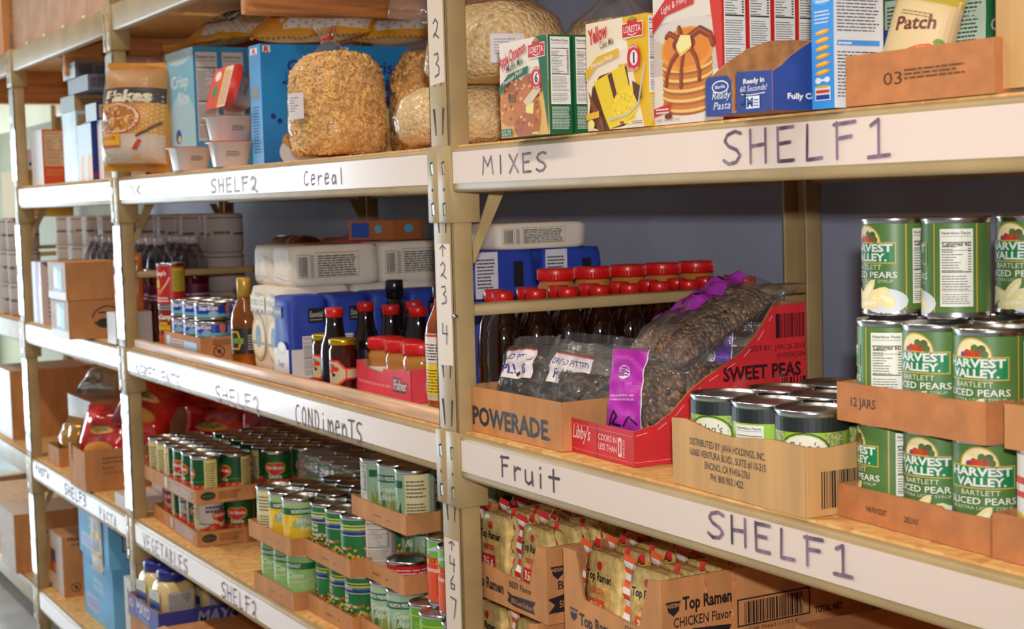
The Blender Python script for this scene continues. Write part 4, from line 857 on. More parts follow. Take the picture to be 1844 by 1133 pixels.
# ---- clear bags of dry food
OATS = speckle('rolled_oats', [(242, 208, 148), (228, 186, 116), (248, 224, 174), (214, 168, 98)], 150, .7, .7)
OGOLD = mat('toasted_oat_rings', (238, 188, 110), .6, noise_amt=.08, noise_scale=60)
CEREAL_BACK = speckle('packed_oat_rings', [(216, 158, 80), (196, 136, 62), (226, 170, 92)], 110, .8, .5)
TIE = Cc(206, 36, 36)
def sack(label, X, Y, Z0, rings, content, tiez=None, rz=0., seed=1, cups=None, sticker=None, name='cereal_bag', rings_out=None, cname='contents', ox=0., tiecol=TIE, group=None):
    Z = Z0 + .009; r = thing(name, label, 'bag', (X, Y, Z), rz, group)
    g = G(); g.rings(rings, content, 30, 2.4, .006, 16, seed)
    if cups:
        R = random.Random(seed); lo, hi = rings[0][0], rings[-1][0]
        for k in range(cups):
            z = R.uniform(lo + .004, hi - .002); a = R.uniform(0, 2 * PI)
            i = max(i for i in range(len(rings) - 1) if rings[i][0] <= z); f = (z - rings[i][0]) / max(1e-6, rings[i + 1][0] - rings[i][0])
            rx, ry = (rings[i][q] + (rings[i + 1][q] - rings[i][q]) * f for q in (1, 2)); e = 2.4
            q = (abs(math.cos(a)) ** e + abs(math.sin(a)) ** e) ** (-1 / e); p = Vector((rx * q * math.cos(a) * 1.0, ry * q * math.sin(a) * 1.0, z))
            nrm = Vector((math.cos(a), math.sin(a), R.uniform(-.3, .3))).normalized(); nrm = (nrm + Vector((R.gauss(0, .45), R.gauss(0, .45), R.gauss(0, .45)))).normalized()
            u = nrm.orthogonal().normalized(); v = nrm.cross(u); b = len(g.v); mi_ = g.mi(OGOLD); n1, n2 = 8, 4; RR, rr = .0041, .0026
            for i1 in range(n1):
                t = 2 * PI * i1 / n1; d = u * math.cos(t) + v * math.sin(t)
                for i2 in range(n2):
                    s2 = 2 * PI * i2 / n2; g.v.append(tuple(p + d * (RR + rr * math.cos(s2)) + nrm * (rr * math.sin(s2))))
            for i1 in range(n1):
                for i2 in range(n2):
                    g.f.append((b + i1 * n2 + i2, b + ((i1 + 1) % n1) * n2 + i2, b + ((i1 + 1) % n1) * n2 + (i2 + 1) % n2, b + i1 * n2 + (i2 + 1) % n2)); g.m.append(mi_); g.s.append(True)
    o = g.build(cname, r); o['kind'] = 'stuff'
    g = G(); out = rings_out or [(z, a + .005, b + .005, c, d) for z, a, b, c, d in rings]
    if tiez:
        z0, (a, b) = rings[-1][0], (rings[-1][1], rings[-1][2])
        out = out + [(z0 + (tiez - z0) * .5, a * .35 + .01, b * .35 + .01, ox * .5, 0), (tiez, .009, .009, ox, 0), (tiez + .012, .02, .014, ox - .004, 0), (tiez + .026, .028, .02, ox - .01, 0)]
    g.rings(out, FILM2, 44, 2.3, .007, 30, seed + 9, .0035, nfold=11); g.f = g.f[:-1]; g.m = g.m[:-1]; g.s = g.s[:-1]
    g.build('film', r)
    if tiez:
        g = G(); g.lathe([(.011, tiez - .003), (.0125, tiez), (.011, tiez + .003)], tiecol, 16, (ox, 0, 0)); g.tube([(ox + .008, 0, tiez), (ox + .02, -.004, tiez + .012), (ox + .032, -.004, tiez + .022)], .0017, tiecol, 6); g.build('tie', r)
    if sticker:
        w, h, a0, z0, rad = sticker
        g = G(); a = A(); a.rect(-w / 2, 0, w, h, Cc(226, 216, 214)); a.lines(-w * .4, h * .3, w * .7, h * .6, 6, Cc(130, 120, 120), 4, .3, .5); a.wrap(g, rad, a0, (0, 0, z0), .001); g.build('sticker', r)
    return r
sack('fat clear bag of rolled oats lying lowest behind the second post', -2.41, .165, ZA, [(0, .1, .08, 0, 0), (.015, .125, .105, 0, 0), (.05, .13, .11, 0, 0), (.08, .115, .1, 0, 0), (.098, .085, .075, 0, 0)], OATS, None, .3, 2, name='oats_bag')
sack('clear bag of rolled oats with red tie and white sticker, on the lowest oats bag', -2.275, .155, ZA + .1, [(0, .09, .075, -.02, 0), (.02, .115, .1, -.01, 0), (.06, .115, .1, 0, 0), (.1, .1, .085, 0, 0), (.122, .06, .055, .01, 0)], OATS, .205, .35, 3, sticker=(.055, .045, -.72, .02, .122), name='oats_bag', ox=.045)
sack('clear bag of oats standing behind the muffin mix boxes', -2.09, .27, ZA, [(0, .08, .07, 0, 0), (.02, .1, .085, 0, 0), (.14, .1, .085, 0, 0), (.18, .07, .06, 0, 0)], OATS, .24, 0, 4, name='oats_bag')
sack('clear bag of toasted oat rings in the dark behind the muffin mix', -2.02, .47, ZA, [(0, .08, .07, 0, 0), (.02, .1, .085, 0, 0), (.2, .1, .085, 0, 0), (.27, .07, .06, 0, 0)], CEREAL_BACK, .3, 0, 5, cups=500)
sack('plump clear bag of toasted oat rings with white sticker, before the blue box', -2.865, .115, ZA, [(0, .075, .07, .005, 0), (.012, .09, .082, .004, 0), (.05, .094, .086, 0, 0), (.12, .094, .086, 0, 0), (.165, .088, .08, 0, 0), (.19, .066, .06, 0, 0), (.2, .03, .03, -.01, 0)], CEREAL_BACK, .232, .1, 6, cups=2100, sticker=(.05, .05, -1.42, .07, .101), ox=-.03)
sack('clear bag of toasted oat rings with red tie, behind the plump front one', -2.79, .3, ZA, [(0, .08, .07, 0, 0), (.02, .095, .082, 0, 0), (.15, .095, .082, 0, 0), (.2, .06, .055, 0, 0)], CEREAL_BACK, .25, .1, 7, cups=1100, ox=.01)
g = G(); g.pillow(.11, .2, .05, FILM2, seed=4, amp=.012, sc=14, fin=0); o = g.build('plastic_bag', None, (-2.3, .02, ZT - .245)); o.rotation_euler = (0, math.radians(12), math.radians(35)); tag(o, 'empty clear plastic bag hanging down from the top shelf beside the post', 'bag')
# ================================================================== fruit shelf, first bay
fr = txt(.29, .07, [('POWERADE', .026, .0125, .0275, .226)], Cc(50, 52, 60), .035); fr.ell(.256, .014, .0022, .0022, Cc(50, 52, 60), 8)
tray('brown printed cardboard tray of dried plum bags beside the second post', -2.1785, .024, ZB, .29, .2, .071, math.radians(1.1), KRAFT, arts={'front': fr})
PLUM = speckle('dried_plums', [(40, 32, 28), (70, 54, 40), (28, 24, 24), (96, 74, 50)], 60, .45, 1.)
def clearbag(label, loc, rz, rx, ry, w, h, t, content, frac, art, seed, name, fm=FILM2, group=None, ftop=None):
    r = thing(name, label, 'bag', (loc[0], loc[1], loc[2] + .012), rz, group, rx, ry)
    g = G(); g.pillow(w * .93, h * frac, t, content, seed=seed, amp=.008, sc=40, fin=0, nu=18, nv=20); o = g.build('contents', r); o['kind'] = 'stuff'
    g = G(); g.pillow(w, h, t + .012, fm, seed=seed + 3, amp=.011, sc=42, fin=.014, art=art, nu=30, nv=34); g.build('film', r)
    return r
def plum_label(w, h):
    a = A(); a.rect(w * .22, h * .46, w * .56, h * .42, Cc(236, 220, 214)); a.rect(w * .22, h * .86, w * .56, h * .02, Cc(206, 50, 50)); a.text('DRIED PITTED', w * .25, h * .71, h * .085, Cc(50, 60, 150), .02, w=w * .5); a.text('PLUMS', w * .3, h * .53, h * .12, Cc(50, 60, 150), .03, w=w * .4); return a
for k, (x, y, z, rz, rx, ry, lb) in enumerate(((-2.1, .085, .012, 12, -20, -4, 'clear bag of dried plums with printed paper label, left in the brown tray'), (-2.0, .10, .01, 24, -24, 6, 'clear bag of dried plums, middle of the brown tray'), (-1.935, .10, .008, 30, -16, 2, 'clear bag of dried plums, right end of the brown tray'), (-2.03, .165, .01, 10, -10, 0, 'clear bag of dried plums at the back of the brown tray'))):
    clearbag(lb, (x, y, ZB + z), math.radians(rz), math.radians(rx), math.radians(ry), .125, .115, .05, PLUM, .72, plum_label(.125, .115) if k < 2 else None, 11 + k, 'dried_plum_bag')
# red tray
REDB = mat('red_tray_print', (206, 40, 46), .6, noise_amt=.04, noise_scale=30)
fr = A(); pk = Cc(246, 206, 196)
fr.text("Libby's", .012, .021, .019, pk, .012, .3, w=.05); fr.rect(.0795, .0, .0012, .046, Cc(110, 20, 24)); fr.text('COOKS IN', .084, .0265, .0085, pk, .008, w=.049); fr.text('LESS THAN', .084, .0135, .0085, pk, .008, w=.049); fr.rect(.137, .0095, .0095, .026, pk); fr.text('1', .1395, .0145, .0155, REDB, .04); fr.text('MINUTE', .1545, .0095, .005, pk, 0, rot=PI / 2, w=.024)
for u in [i * .0042 for i in range(42)]: fr.rect(u + .0008, .0055, .002, .0006, pk); fr.rect(u + .0008, .041, .002, .0006, pk)
rt = A(); dk = Cc(56, 16, 24)
rt.text('SWEET PEAS', .146, .104, .0185, dk, .03, w=.133); rt.bars(.24, .158, .046, .034, dk, 30); rt.rect(.236, .158, .007, .034, dk); rt.text('BEST BY:  JAN 26 2018', .192, .142, .0072, dk, 0, w=.094); rt.text('0109542304', .238, .130, .0072, dk, 0, w=.049); rt.bars(.245, .092, .042, .01, dk, 8)
for u in range(60): t = u / 60; rt.rect(.002 + t * .2, .0055, .0022, .0006, pk)
st = [(0, .048), (.035, .054), (.063, .07), (.091, .096), (.119, .113), (.148, .127), (.177, .142), (.201, .163), (.221, .189), (.231, .203), (.289, .206)]
for (a0, b0), (a1, b1) in zip(st[:-1], st[1:-1]): rt.stroke([(a0 + .003, b0 - .006), ((a0 + a1) / 2 + .003, (b0 + b1) / 2 - .006)], .0007, pk)
tray('red display tray of raisin bags with tall curved sides', -1.897, .046, ZB, .177, .289, .048, math.radians(-2.1), REDB, st=st, sl=[(0, .048), (.05, .054), (.09, .085), (.14, .12), (.19, .16), (.21, .2), (.289, .206)], arts={'front': fr, 'right': rt}, name='display_tray')
RAISIN = speckle('raisins', [(70, 48, 34), (112, 78, 50), (52, 36, 28), (146, 108, 72), (86, 62, 46)], 150, .5, .9)
MAG = Cc(186, 44, 170); PUR = Cc(96, 40, 160)
def raisin_art(w, h, c, back=False):
    a = A(); a.poly([(0, .02 * h), (w * .42, 0.02 * h), (w * .42, h * .98), (0, h * .98)], c); a.rect(w * .42, 0.02 * h, w * .012, h * .96, Cc(230, 210, 226))
    a.ell(w * .2, h * .7, w * .07, h * .08, Cc(226, 220, 226), 14); a.lines(w * .14, h * .66, w * .12, h * .09, 3, Cc(60, 50, 70), 4, .6, .1); a.lines(w * .06, h * .38, w * .3, h * .09, 2, Cc(214, 150, 206), 3, .5, .1)
    a.stroke([(w * .05, h * .08), (w * .12, h * .26), (w * .16, h * .2), (w * .1, h * .12), (w * .2, h * .1)], w * .025, Cc(40, 16, 50)); a.stroke([(w * .24, h * .1), (w * .3, h * .2), (w * .38, h * .12)], w * .02, Cc(40, 16, 50)); a.lines(w * .62, h * .1, w * .25, h * .08, 3, Cc(120, 70, 120)); return a
for k, (x, y, z, rz, rx, ry, c, lb) in enumerate(((-1.785, .115, .012, 38, -14, 2, MAG, 'upright clear raisin bag with magenta band at the front of the red tray'), (-1.765, .18, .016, 45, -10, 6, PUR, 'raisin bag with purple band just behind the front raisin bag'), (-1.76, .24, .03, 52, -6, 4, PUR, 'raisin bag with purple band at the rear of the red tray'))):
    clearbag(lb, (x, y, ZB + z), math.radians(rz), math.radians(rx), math.radians(ry), .14, .125, .055, RAISIN, .84, raisin_art(.14, .125, c), 21 + k, 'raisin_bag')
clearbag('large raisin bag with purple band lying across the top of the red tray', (-1.805, .135, ZB + .118), math.radians(6), math.radians(-66), math.radians(0), .13, .22, .07, RAISIN, .9, (lambda a: (a.poly([(.02, .05), (.08, .07), (.09, .11), (.085, .19), (.06, .2), (.02, .19)], Cc(156, 44, 156)), a.stroke([(.04, .1), (.06, .13), (.045, .14)], .004, Cc(30, 14, 40)), a.stroke([(.05, .15), (.075, .165), (.04, .175)], .004, Cc(30, 14, 40)), a)[-1])(A()), 31, 'raisin_bag')
# kraft tray of black-banded cans
fr = txt(.268, .085, [('DISTRIBUTED BY: JAVA HOLDINGS, INC.', .040, .0545, .0085, .155), ('16060 VENTURA BLVD., SUITE #110-215', .040, .0415, .0085, .156), ('ENCINO, CA 91436-2761', .072, .0285, .0085, .092), ('PH: 800.903.1422', .084, .0155, .0085, .067)], Cc(60, 44, 38), .012)
rt = A(); rt.bars(.022, .008, .075, .042, Cc(50, 38, 34), 34, 5)
tray('pale kraft tray with printed address, holding black-banded pea cans', -1.5985, .017, ZB, .268, .27, .085, math.radians(-2.0), KRAFT2, ft=[(0, .083), (.03, .085), (.055, .0815), (.085, .076), (.13, .074), (.17, .078), (.21, .081), (.268, .08)], st=[(0, .08), (.03, .076), (.08, .08), (.27, .08)], arts={'front': fr, 'right': rt})
grid(EDEN, -1.5985, .017, ZB + .004, math.radians(-2.), 3, 3, .0868, .0855, .0475, .0475, 'black banded lime green pea can', 'in the pale address tray', rots=(22, -100, 40, 60, 20, 70, 10), group='pea cans in the kraft tray')
# pears
for k, (x, y, z, w, h, rz, lb, tx) in enumerate(((-1.3245, .048, 0, .238, .037, -3, 'lower rust brown tray of sliced pear cans', [('NRF010287', .05, .013, .0062, .034), ('2021N7', .112, .012, .0062, .022)]), (-1.315, .0405, .1095, .226, .0425, -1.9, 'upper rust brown tray of pear cans, stacked on the pear cans', [('12 JARS', .024, .018, .0098, .04)]))):
    tray(lb, x, y, ZB + z, w, .23, h, math.radians(rz), KRAFT3, ft=[(0, h), (w * .7, h * 1.02), (w * .72, h * .96), (w, h)], arts={'front': txt(w, h, tx, Cc(70, 48, 40), .01)})
PD = 'green sliced pear can'
grid(PEAR, -1.3245, .048, ZB + .0035, math.radians(-3), 3, 3, .0748, .0745, .043, .041, PD, 'in the lower pear tray', rots=(-34, 12, 30, 90, 30, 160), rr=3, group='pear cans in the lower tray', skip=())
grid(PEAR, -1.315, .0405, ZB + .113, math.radians(-1.9), 3, 3, .0745, .0745, .041, .041, PD, 'in the upper pear tray', rots=(-72, 10, 14, 60, 200, 20), rr=2, group='pear cans in the upper tray')
for k, (px_, yy, rr, lb) in enumerate(((-1.305, .118, -8, 'left of the two topmost cans, on top of the pear stack'), (-1.222, .128, -68, 'topmost with nutrition panel, right of the other top can'), (-1.2, .215, 10, 'topmost, behind the two front ones'))):
    PEAR.put((px_, yy, ZB + .2225), math.radians(rr), 'green pear can, ' + lb)
WFRUIT = can_kind(R0, H0, mat('white_fruit_label', (232, 226, 214), .4), (lambda a: (a.rect(-.12, .06, .24, .02, Cc(206, 60, 40)), a.lines(-.05, .066, .07, .01, 1, WHITE, 3, .7), a.ell(-.02, .03, .02, .016, Cc(226, 190, 60), 14), a.ell(.0, .022, .018, .012, Cc(90, 150, 60), 14), a)[-1])(A()))
tray('brown tray cut by the right edge of the photo, beside the lower pear tray', -1.083, .034, ZB, .22, .23, .045, math.radians(-2), KRAFT3)
grid(WFRUIT, -1.083, .034, ZB + .0035, math.radians(-2), 2, 2, .0755, .0755, .042, .042, 'white labelled fruit can', 'in the tray at the right edge', rots=(10, 60), group='white fruit cans')
tray('upper brown tray at the right edge resting on white labelled cans', -1.052, .018, ZB + .1135, .22, .23, .043, math.radians(-2), KRAFT, arts={'front': txt(.22, .043, [('FRSP', .038, .024, .0088, .026), ('J0270', .038, .009, .008, .03)], Cc(90, 70, 60), 0)})

# ================================================================== noodle cartons, lower shelf of the first bay
NOOD = mat('noodle_brick', (240, 204, 130), .7, bump=.5, bump_scale=90, noise_amt=.1, noise_scale=70)
WRAP = film('noodle_wrapper', (255, 252, 246), .1, .14, .35, 40, .25)
def noodle_kind(col, flavour):
    B = G(); bm = bmesh.new(); bmesh.ops.create_cube(bm, size=1); bmesh.ops.subdivide_edges(bm, edges=bm.edges[:], cuts=7, use_grid_fill=True)
    for v in bm.verts:
        p = v.co.copy(); q = Vector((p.x * .092, p.y * .026, p.z * .118)); n_ = noise.noise(q * 130) * .0022
        f = 1 - .1 * (abs(p.x * 2) ** 6) * (abs(p.z * 2) ** 6); v.co = Vector((q.x * f, (q.y + (n_ if p.y > 0 else -n_)) * f, q.z * f + .062))
    B.add_bm(bm, NOOD, True)
    W = G(); a = A(); w, h = .1, .128
    a.text('Top Ramen', .014, .082, .0115, BLACK, .035, w=.066); a.ell(.05, .104, .008, .0065, Cc(214, 50, 40), 12)
    a.text(flavour, .03, .064, .0075, Cc(*col), .03, w=.034); a.rect(.024, .034, .042, .022, Cc(*col)); a.text('35%', .03, .038, .013, Cc(250, 226, 206), .03, w=.03); a.lines(.022, .012, .045, .016, 3, Cc(170, 120, 80))
    W.pillow(w, h, .034, WRAP, seed=3, amp=.003, sc=40, fin=0, art=a, p=6., nu=18, nv=18)
    for sd in (-1, 1):        # striped side fins
        n = 14; b = len(W.v)
        for i in range(n + 1):
            z = h * i / n; dx = .004 * math.sin(i * 1.3)
            W.v += [(sd * .046, -.004 + dx * .4, z), (sd * (.062 + dx * .3), -.012 + dx, z + .006)]
        for i in range(n):
            W.f.append((b + 2 * i, b + 2 * i + 1, b + 2 * i + 3, b + 2 * i + 2)); W.m.append(W.mi(Cc(*col) if i % 2 else Cc(244, 232, 224))); W.s.append(False)
    n = 16; b = len(W.v)        # crimped top
    for i in range(n + 1):
        x = (i / n - .5) * .1; W.v += [(x, .003 * math.sin(i * 2.1), h - .004), (x, .004 * math.sin(i * 1.7 + 1), h + .008)]
    for i in range(n): W.f.append((b + 2 * i, b + 2 * i + 2, b + 2 * i + 3, b + 2 * i + 1)); W.m.append(W.mi(WRAP if 2 < i < 13 or i % 2 else Cc(214, 40, 40))); W.s.append(False)
    return Kind('noodle_packet', 'noodle packet', [('noodle_brick', B), ('wrapper', W)])
BEEF = noodle_kind((214, 36, 40), 'BEEF'); CHICK = noodle_kind((236, 96, 36), 'CHICKEN')
def noodle_box(label, X, Y, Z, w, d, h, fl, rz=0., side=True, FH=.053):
    ink_ = Cc(44, 34, 34)
    fr = A(); fh = FH
    fr.poly([(.015, fh - .014), (.036, fh - .014), (.034, fh - .026), (.026, fh - .033), (.018, fh - .028)], ink_); fr.text('NISSIN', .0165, fh - .021, .005, KRAFT, .02, w=.018)
    fr.text('Top Ramen', .041, fh - .034, .0165, ink_, .035, w=.098); fr.text(fl + ' Flavor', .158, fh - .018, .0095, ink_, .015, w=.07)
    fr.poly([(.15, fh - .026), (.165, fh - .03), (.24, fh - .026), (.23, fh - .036), (.236, fh - .046), (.17, fh - .046), (.15, fh - .042), (.156, fh - .034)], ink_); fr.text('35% Less Sodium', .163, fh - .042, .0075, KRAFT, .01, w=.065)
    rt = A()
    rt.poly([(.006, h - .03), (.03, h - .03), (.027, h - .043), (.018, h - .05), (.01, h - .043)], ink_); rt.text('NISSIN', .008, h - .038, .0055, KRAFT, .02, w=.02)
    rt.text('Top Ramen', .033, h - .043, .0165, ink_, .035, w=.08); rt.text(fl + ' Flavor', .018, h - .065, .0125, ink_, .015, w=.095)
    rt.poly([(.0, h - .078), (.05, h - .07), (.112, h - .074), (.104, h - .09), (.112, h - .1), (.0, h - .1), (.012, h - .088)], ink_); rt.text('50% Less Sodium', .02, h - .093, .0105, KRAFT, .01, w=.078)
    for q in ((.122, .0, .125, .002), (.122, .036, .125, .002), (.122, 0, .002, .038), (.245, 0, .002, .038)): rt.rect(q[0], h - .081 + q[1], q[2], q[3], ink_)
    rt.bars(.134, h - .078, .1, .03, ink_, 36, 4); rt.text('0 00 70662 11753 8', .14, h - .089, .005, ink_, 0, w=.085); rt.text('TOTAL NET', .255, h - .082, .009, ink_, .02, w=.05)
    ft = [(0, h), (.035, h), (.045, fh + .03), (.055, fh + .004), (w - .055, fh - .004), (w - .035, fh + .05), (w - .03, h * .97), (w, h)]
    return tray(label, X, Y, Z, w, d, h, rz, KRAFT, ft=ft, st=[(0, h), (d, h)], arts={'front': fr, 'right': rt} if side else {'front': fr}, name='noodle_carton', cat='carton')
def packets(kind, lab, X, Y, Z, w, n, where, tilt=-3, x0=.066, px=.125, cols=2):
    R = random.Random(int(X * 500))
    for j in range(n):
        for i in range(cols):
            row = 'front row' if j == 0 else ORD[j] + ' row'
            kind.put((X + x0 + i * px + R.uniform(-.004, .004), Y + .03 + j * .0405, Z + .004), math.radians(R.uniform(-3, 3)), f'{lab} noodle packet, {row}, {"left" if i == 0 else "right"} column, {where}', None, math.radians(tilt + R.uniform(-3, 1)))
noodle_box('lower noodle carton with red and orange packets, under the beef carton', -2.256, .035, ZV, .275, .36, .186, 'BEEF', side=False, FH=.07)
noodle_box('upper brown noodle carton of red striped packets beside the second post', -2.238, .042, ZV + .187, .275, .36, .117, 'BEEF')
noodle_box('right hand noodle carton of orange striped packets', -1.895, .03, ZV + .187, .247, .36, .133, 'CHICKEN', FH=.063)
carton('plain brown carton under the orange striped noodle packets', -1.9, .02, ZV, .26, .36, .186, 0, KRAFT)
packets(CHICK, 'orange striped', -2.256, .04, ZV + .04, .27, 2, 'the lower noodle carton')
packets(BEEF, 'red striped', -2.238, .047, ZV + .191, .275, 8, 'the upper noodle carton')
packets(CHICK, 'orange striped', -1.895, .035, ZV + .191, .247, 8, 'the right hand noodle carton', x0=.062, px=.122)
carton('closed brown carton in the shade right of the noodle cartons', -1.5, .13, ZV, .3, .3, .282, math.radians(-4), KRAFT)
carton('teal green carton at the back behind the noodle cartons', -2.75, .5, ZV + .1, .4, .15, .25, 0, Cc(60, 150, 120))
carton('brown carton at the back supporting the teal one', -2.75, .5, ZV, .4, .2, .0995, 0, KRAFT)

# ================================================================== cereal shelf, second bay
LB = mat('rice_cereal_blue', (70, 160, 206), .4, noise_amt=.06, noise_scale=6)
def crisp_front(w, h):
    a = A(); a.clip = (0, w, 0, h); a.rect(0, 0, w, h, Cc(140, 200, 226)); a.ell(w * .5, h * 1.0, w * .5, h * .12, Cc(206, 228, 236), 20); a.ell(w * .55, h * .35, w * .5, h * .3, Cc(180, 218, 234), 20)
    a.text('Crisp', w * .2, h * .7, h * .1, Cc(226, 236, 240), .02, .1, w=w * .6); a.text('Rice', w * .42, h * .56, h * .1, Cc(226, 236, 240), .02, .1, w=w * .4)
    a.ell(w * .4, h * .3, w * .1, h * .06, Cc(60, 80, 170), 14); a.ell(w * .42, h * .28, w * .05, h * .03, Cc(236, 220, 90), 12); a.ell(w * .4, h * .02, w * .4, h * .17, Cc(236, 232, 224), 24); a.ell(w * .4, h * .1, w * .34, h * .1, Cc(216, 160, 80), 20)
    R = random.Random(2)
    for k in range(40): t, q = R.uniform(0, 6.3), R.random() ** .5; a.ell(w * (.4 + .32 * q * math.cos(t)), h * (.1 + .09 * q * math.sin(t)), w * .03, h * .012, Cc(*R.choice(((236, 190, 110), (196, 130, 56)))), 6, rot=t)
    return a
for k in range(3):
    carton(['light blue crisp rice cereal box, front one of three beside the flakes bag', 'light blue cereal box, middle one of the three with nutrition panels', 'light blue cereal box, rearmost of the three with nutrition panels'][k], -3.915, .092 + k * .0665, ZA, .228, .0655, .303, 0, LB, crisp_front(.228, .303) if k == 0 else None, (lambda a: a.nutri(.006, .075, .053, .215, DARK, Cc(222, 214, 210), 30 + k, 34))(A()), name='cereal_box', cat='cereal box')
DB = mat('crispy_cereal_blue', (34, 140, 206), .4, noise_amt=.06, noise_scale=7)
def bird_face(w, h):
    a = A(); a.clip = (0, w, 0, h); nv = Cc(40, 44, 130)
    for k in range(8): a.rect(0, h * (.0 + k * .05), w, h * .05, Cc(24 + 3 * k, 110 + 4 * k, 180 + 4 * k))
    a.rect(w * .03, h * .93, w * .1, h * .055, WHITE); a.text('R', w * .045, h * .935, h * .042, RED, .05, .1, w=w * .07)
    a.text('Crispy', w * .34, h * .77, h * .1, nv, .02, 0, w=w * .62); a.text('Rice', w * .48, h * .62, h * .1, nv, .02, 0, w=w * .4)
    a.ell(w * .6, h * .45, w * .17, h * .12, nv, 20); a.ell(w * .66, h * .38, w * .13, h * .09, Cc(226, 214, 130), 16); a.ell(w * .7, h * .48, w * .05, h * .035, WHITE, 12); a.ell(w * .71, h * .48, w * .02, h * .015, BLACK, 8)
    for x, y in ((.3, .68), (.38, .66)): a.ell(w * x, h * y, w * .03, h * .015, nv, 10); a.rect(w * (x + .02), h * y, w * .008, h * .08, nv)
    for x, y in ((.14, .4), (.22, .36)): a.ell(w * x, h * y, w * .035, h * .025, nv, 10, rot=.5)
    a.ell(w * .62, h * .1, w * .42, h * .17, Cc(220, 218, 220), 24); a.ell(w * .62, h * .2, w * .38, h * .1, Cc(206, 160, 80), 22); R = random.Random(9)
    for k in range(60): t, q = R.uniform(0, 6.3), R.random() ** .5; a.ell(w * (.62 + .36 * q * math.cos(t)), h * (.2 + .09 * q * math.sin(t)), w * .025, h * .012, Cc(*R.choice(((232, 186, 100), (180, 120, 50), (214, 160, 76)))), 6, rot=t)
    return a
def bird_edge(w, h):
    a = A(); a.rect(w * .15, h * .92, w * .6, h * .055, WHITE); a.text('R', w * .3, h * .925, h * .042, RED, .05, .1, w=w * .35); a.ell(w * .5, h * .6, w * .3, h * .06, Cc(150, 130, 110), 12); a.lines(w * .2, h * .1, w * .6, h * .4, 16, Cc(20, 60, 140), 4); return a
carton('blue crispy cereal box with bluebird, turned to face along the aisle', -3.165, .045, ZA, .068, .172, .25, 0, DB, bird_edge(.068, .25), bird_face(.172, .25), name='cereal_box', cat='cereal box')
carton('blue crispy cereal box behind the oat ring bags', -3.165, .222, ZA, .068, .172, .25, 0, DB, None, bird_face(.172, .25), name='cereal_box', cat='cereal box')
# plastic cups with red foil lids
CUPM = mat('white_plastic_cup', (232, 214, 204), .35, coat=.3)
def cup_kind():
    B = G(); B.rings([(0, .034, .034, 0, 0), (.003, .036, .036, 0, 0), (.052, .044, .044, 0, 0), (.053, .05, .05, 0, 0), (.0545, .05, .05, 0, 0)], CUPM, 36, 4.)
    a = A(); a.lines(-.016, .024, .032, .012, 3, Cc(90, 80, 80), 5, .4); a.emit(B, lambda u, v, l: (.0403 + l + (v - .028) * .16, u, v)); 
    L = G(); L.rings([(.0545, .0515, .0515, 0, 0), (.0556, .052, .052, 0, 0)], Cc(214, 52, 36), 36, 4.)
    b = A(); b.rect(-.05, .012, .1, .036, Cc(216, 60, 40)); b.rect(-.05, -.016, .1, .026, Cc(240, 206, 170)); b.lines(-.045, -.012, .09, .02, 4, Cc(140, 90, 60)); b.rect(-.05, .006, .1, .006, Cc(236, 180, 40)); b.ell(-.008, .03, .016, .009, Cc(60, 130, 60), 14); b.ell(.03, .03, .012, .01, Cc(240, 220, 200), 12); b.flat(L, (0, 0, .0556), (0, 1, 0), (-1, 0, 0))
    return Kind('food_cup', 'cup', [('cup', B), ('foil_lid', L)])
CUP = cup_kind()
CUP.put((-3.578, .04, ZA), .1, 'white plastic cup with red foil lid, left in the pair standing on the cereal shelf', 'cups with red lids')
CUP.put((-3.295, .04, ZA), -.15, 'white cup with red foil lid under two other cups', 'cups with red lids')
CUP.put((-3.3, .042, ZA + .0558), .2, 'white cup with red foil lid, middle of the stack of three', 'cups with red lids')
CUP.put((-3.3, .078, ZA + .153), .38, 'white cup tipped on its side on top of the cup stack, printed lid showing', 'cups with red lids', math.radians(66), math.radians(-6))
FLK = mat('flake_bag_film', (232, 160, 40), .25, bump=.4, bump_scale=22, coat=.7, noise_amt=.08, noise_scale=10)
def flake_art(w, h, word='Flakes'):
    a = A(); a.clip = (w * .02, w * .98, h * .02, h * .98); R = random.Random(3)
    a.rect(0, 0, w, h * .3, Cc(226, 206, 186)); a.rect(0, h * .3, w, h * .42, Cc(236, 166, 40)); a.rect(0, h * .72, w, h * .3, Cc(196, 140, 70))
    for i in range(9):
        for j in range(14): a.ell(w * (.55 + .05 * i), h * (.1 + .045 * j + (.02 if i % 2 else 0)), w * .012, h * .007, WHITE, 6)
    a.rect(0, h * .62, w, h * .15, Cc(60, 44, 36)); a.text(word, w * .1, h * .63, h * .11, Cc(246, 232, 200), .05, .1, w=w * .75)
    a.ell(w * .35, h * .46, w * .36, h * .16, Cc(214, 70, 30), 22); a.ell(w * .35, h * .46, w * .34, h * .15, Cc(240, 220, 180), 22); a.ell(w * .33, h * .46, w * .31, h * .135, Cc(196, 120, 40), 20)
    for k in range(70): t, q = R.uniform(0, 6.3), R.random() ** .5; a.ell(w * (.33 + .29 * q * math.cos(t)), h * (.46 + .125 * q * math.sin(t)), w * .035, h * .014, Cc(*R.choice(((236, 170, 70), (206, 120, 36), (250, 200, 110), (176, 96, 30)))), 6, rot=t)
    a.rect(w * .02, h * .18, w * .4, h * .12, Cc(240, 180, 40)); a.rect(w * .02, h * .17, w * .4, h * .015, Cc(214, 60, 30)); a.text('FLAVOR', w * .06, h * .24, h * .035, Cc(200, 50, 40), .03, w=w * .3); a.poly([(w * .6, h * .14), (w * .68, h * .14), (w * .74, h * .24), (w * .68, h * .25)], Cc(206, 60, 40)); a.stroke([(w * .66, h * .28), (w * .8, h * .33), (w * .95, h * .42)], w * .03, Cc(90, 66, 50))
    return a
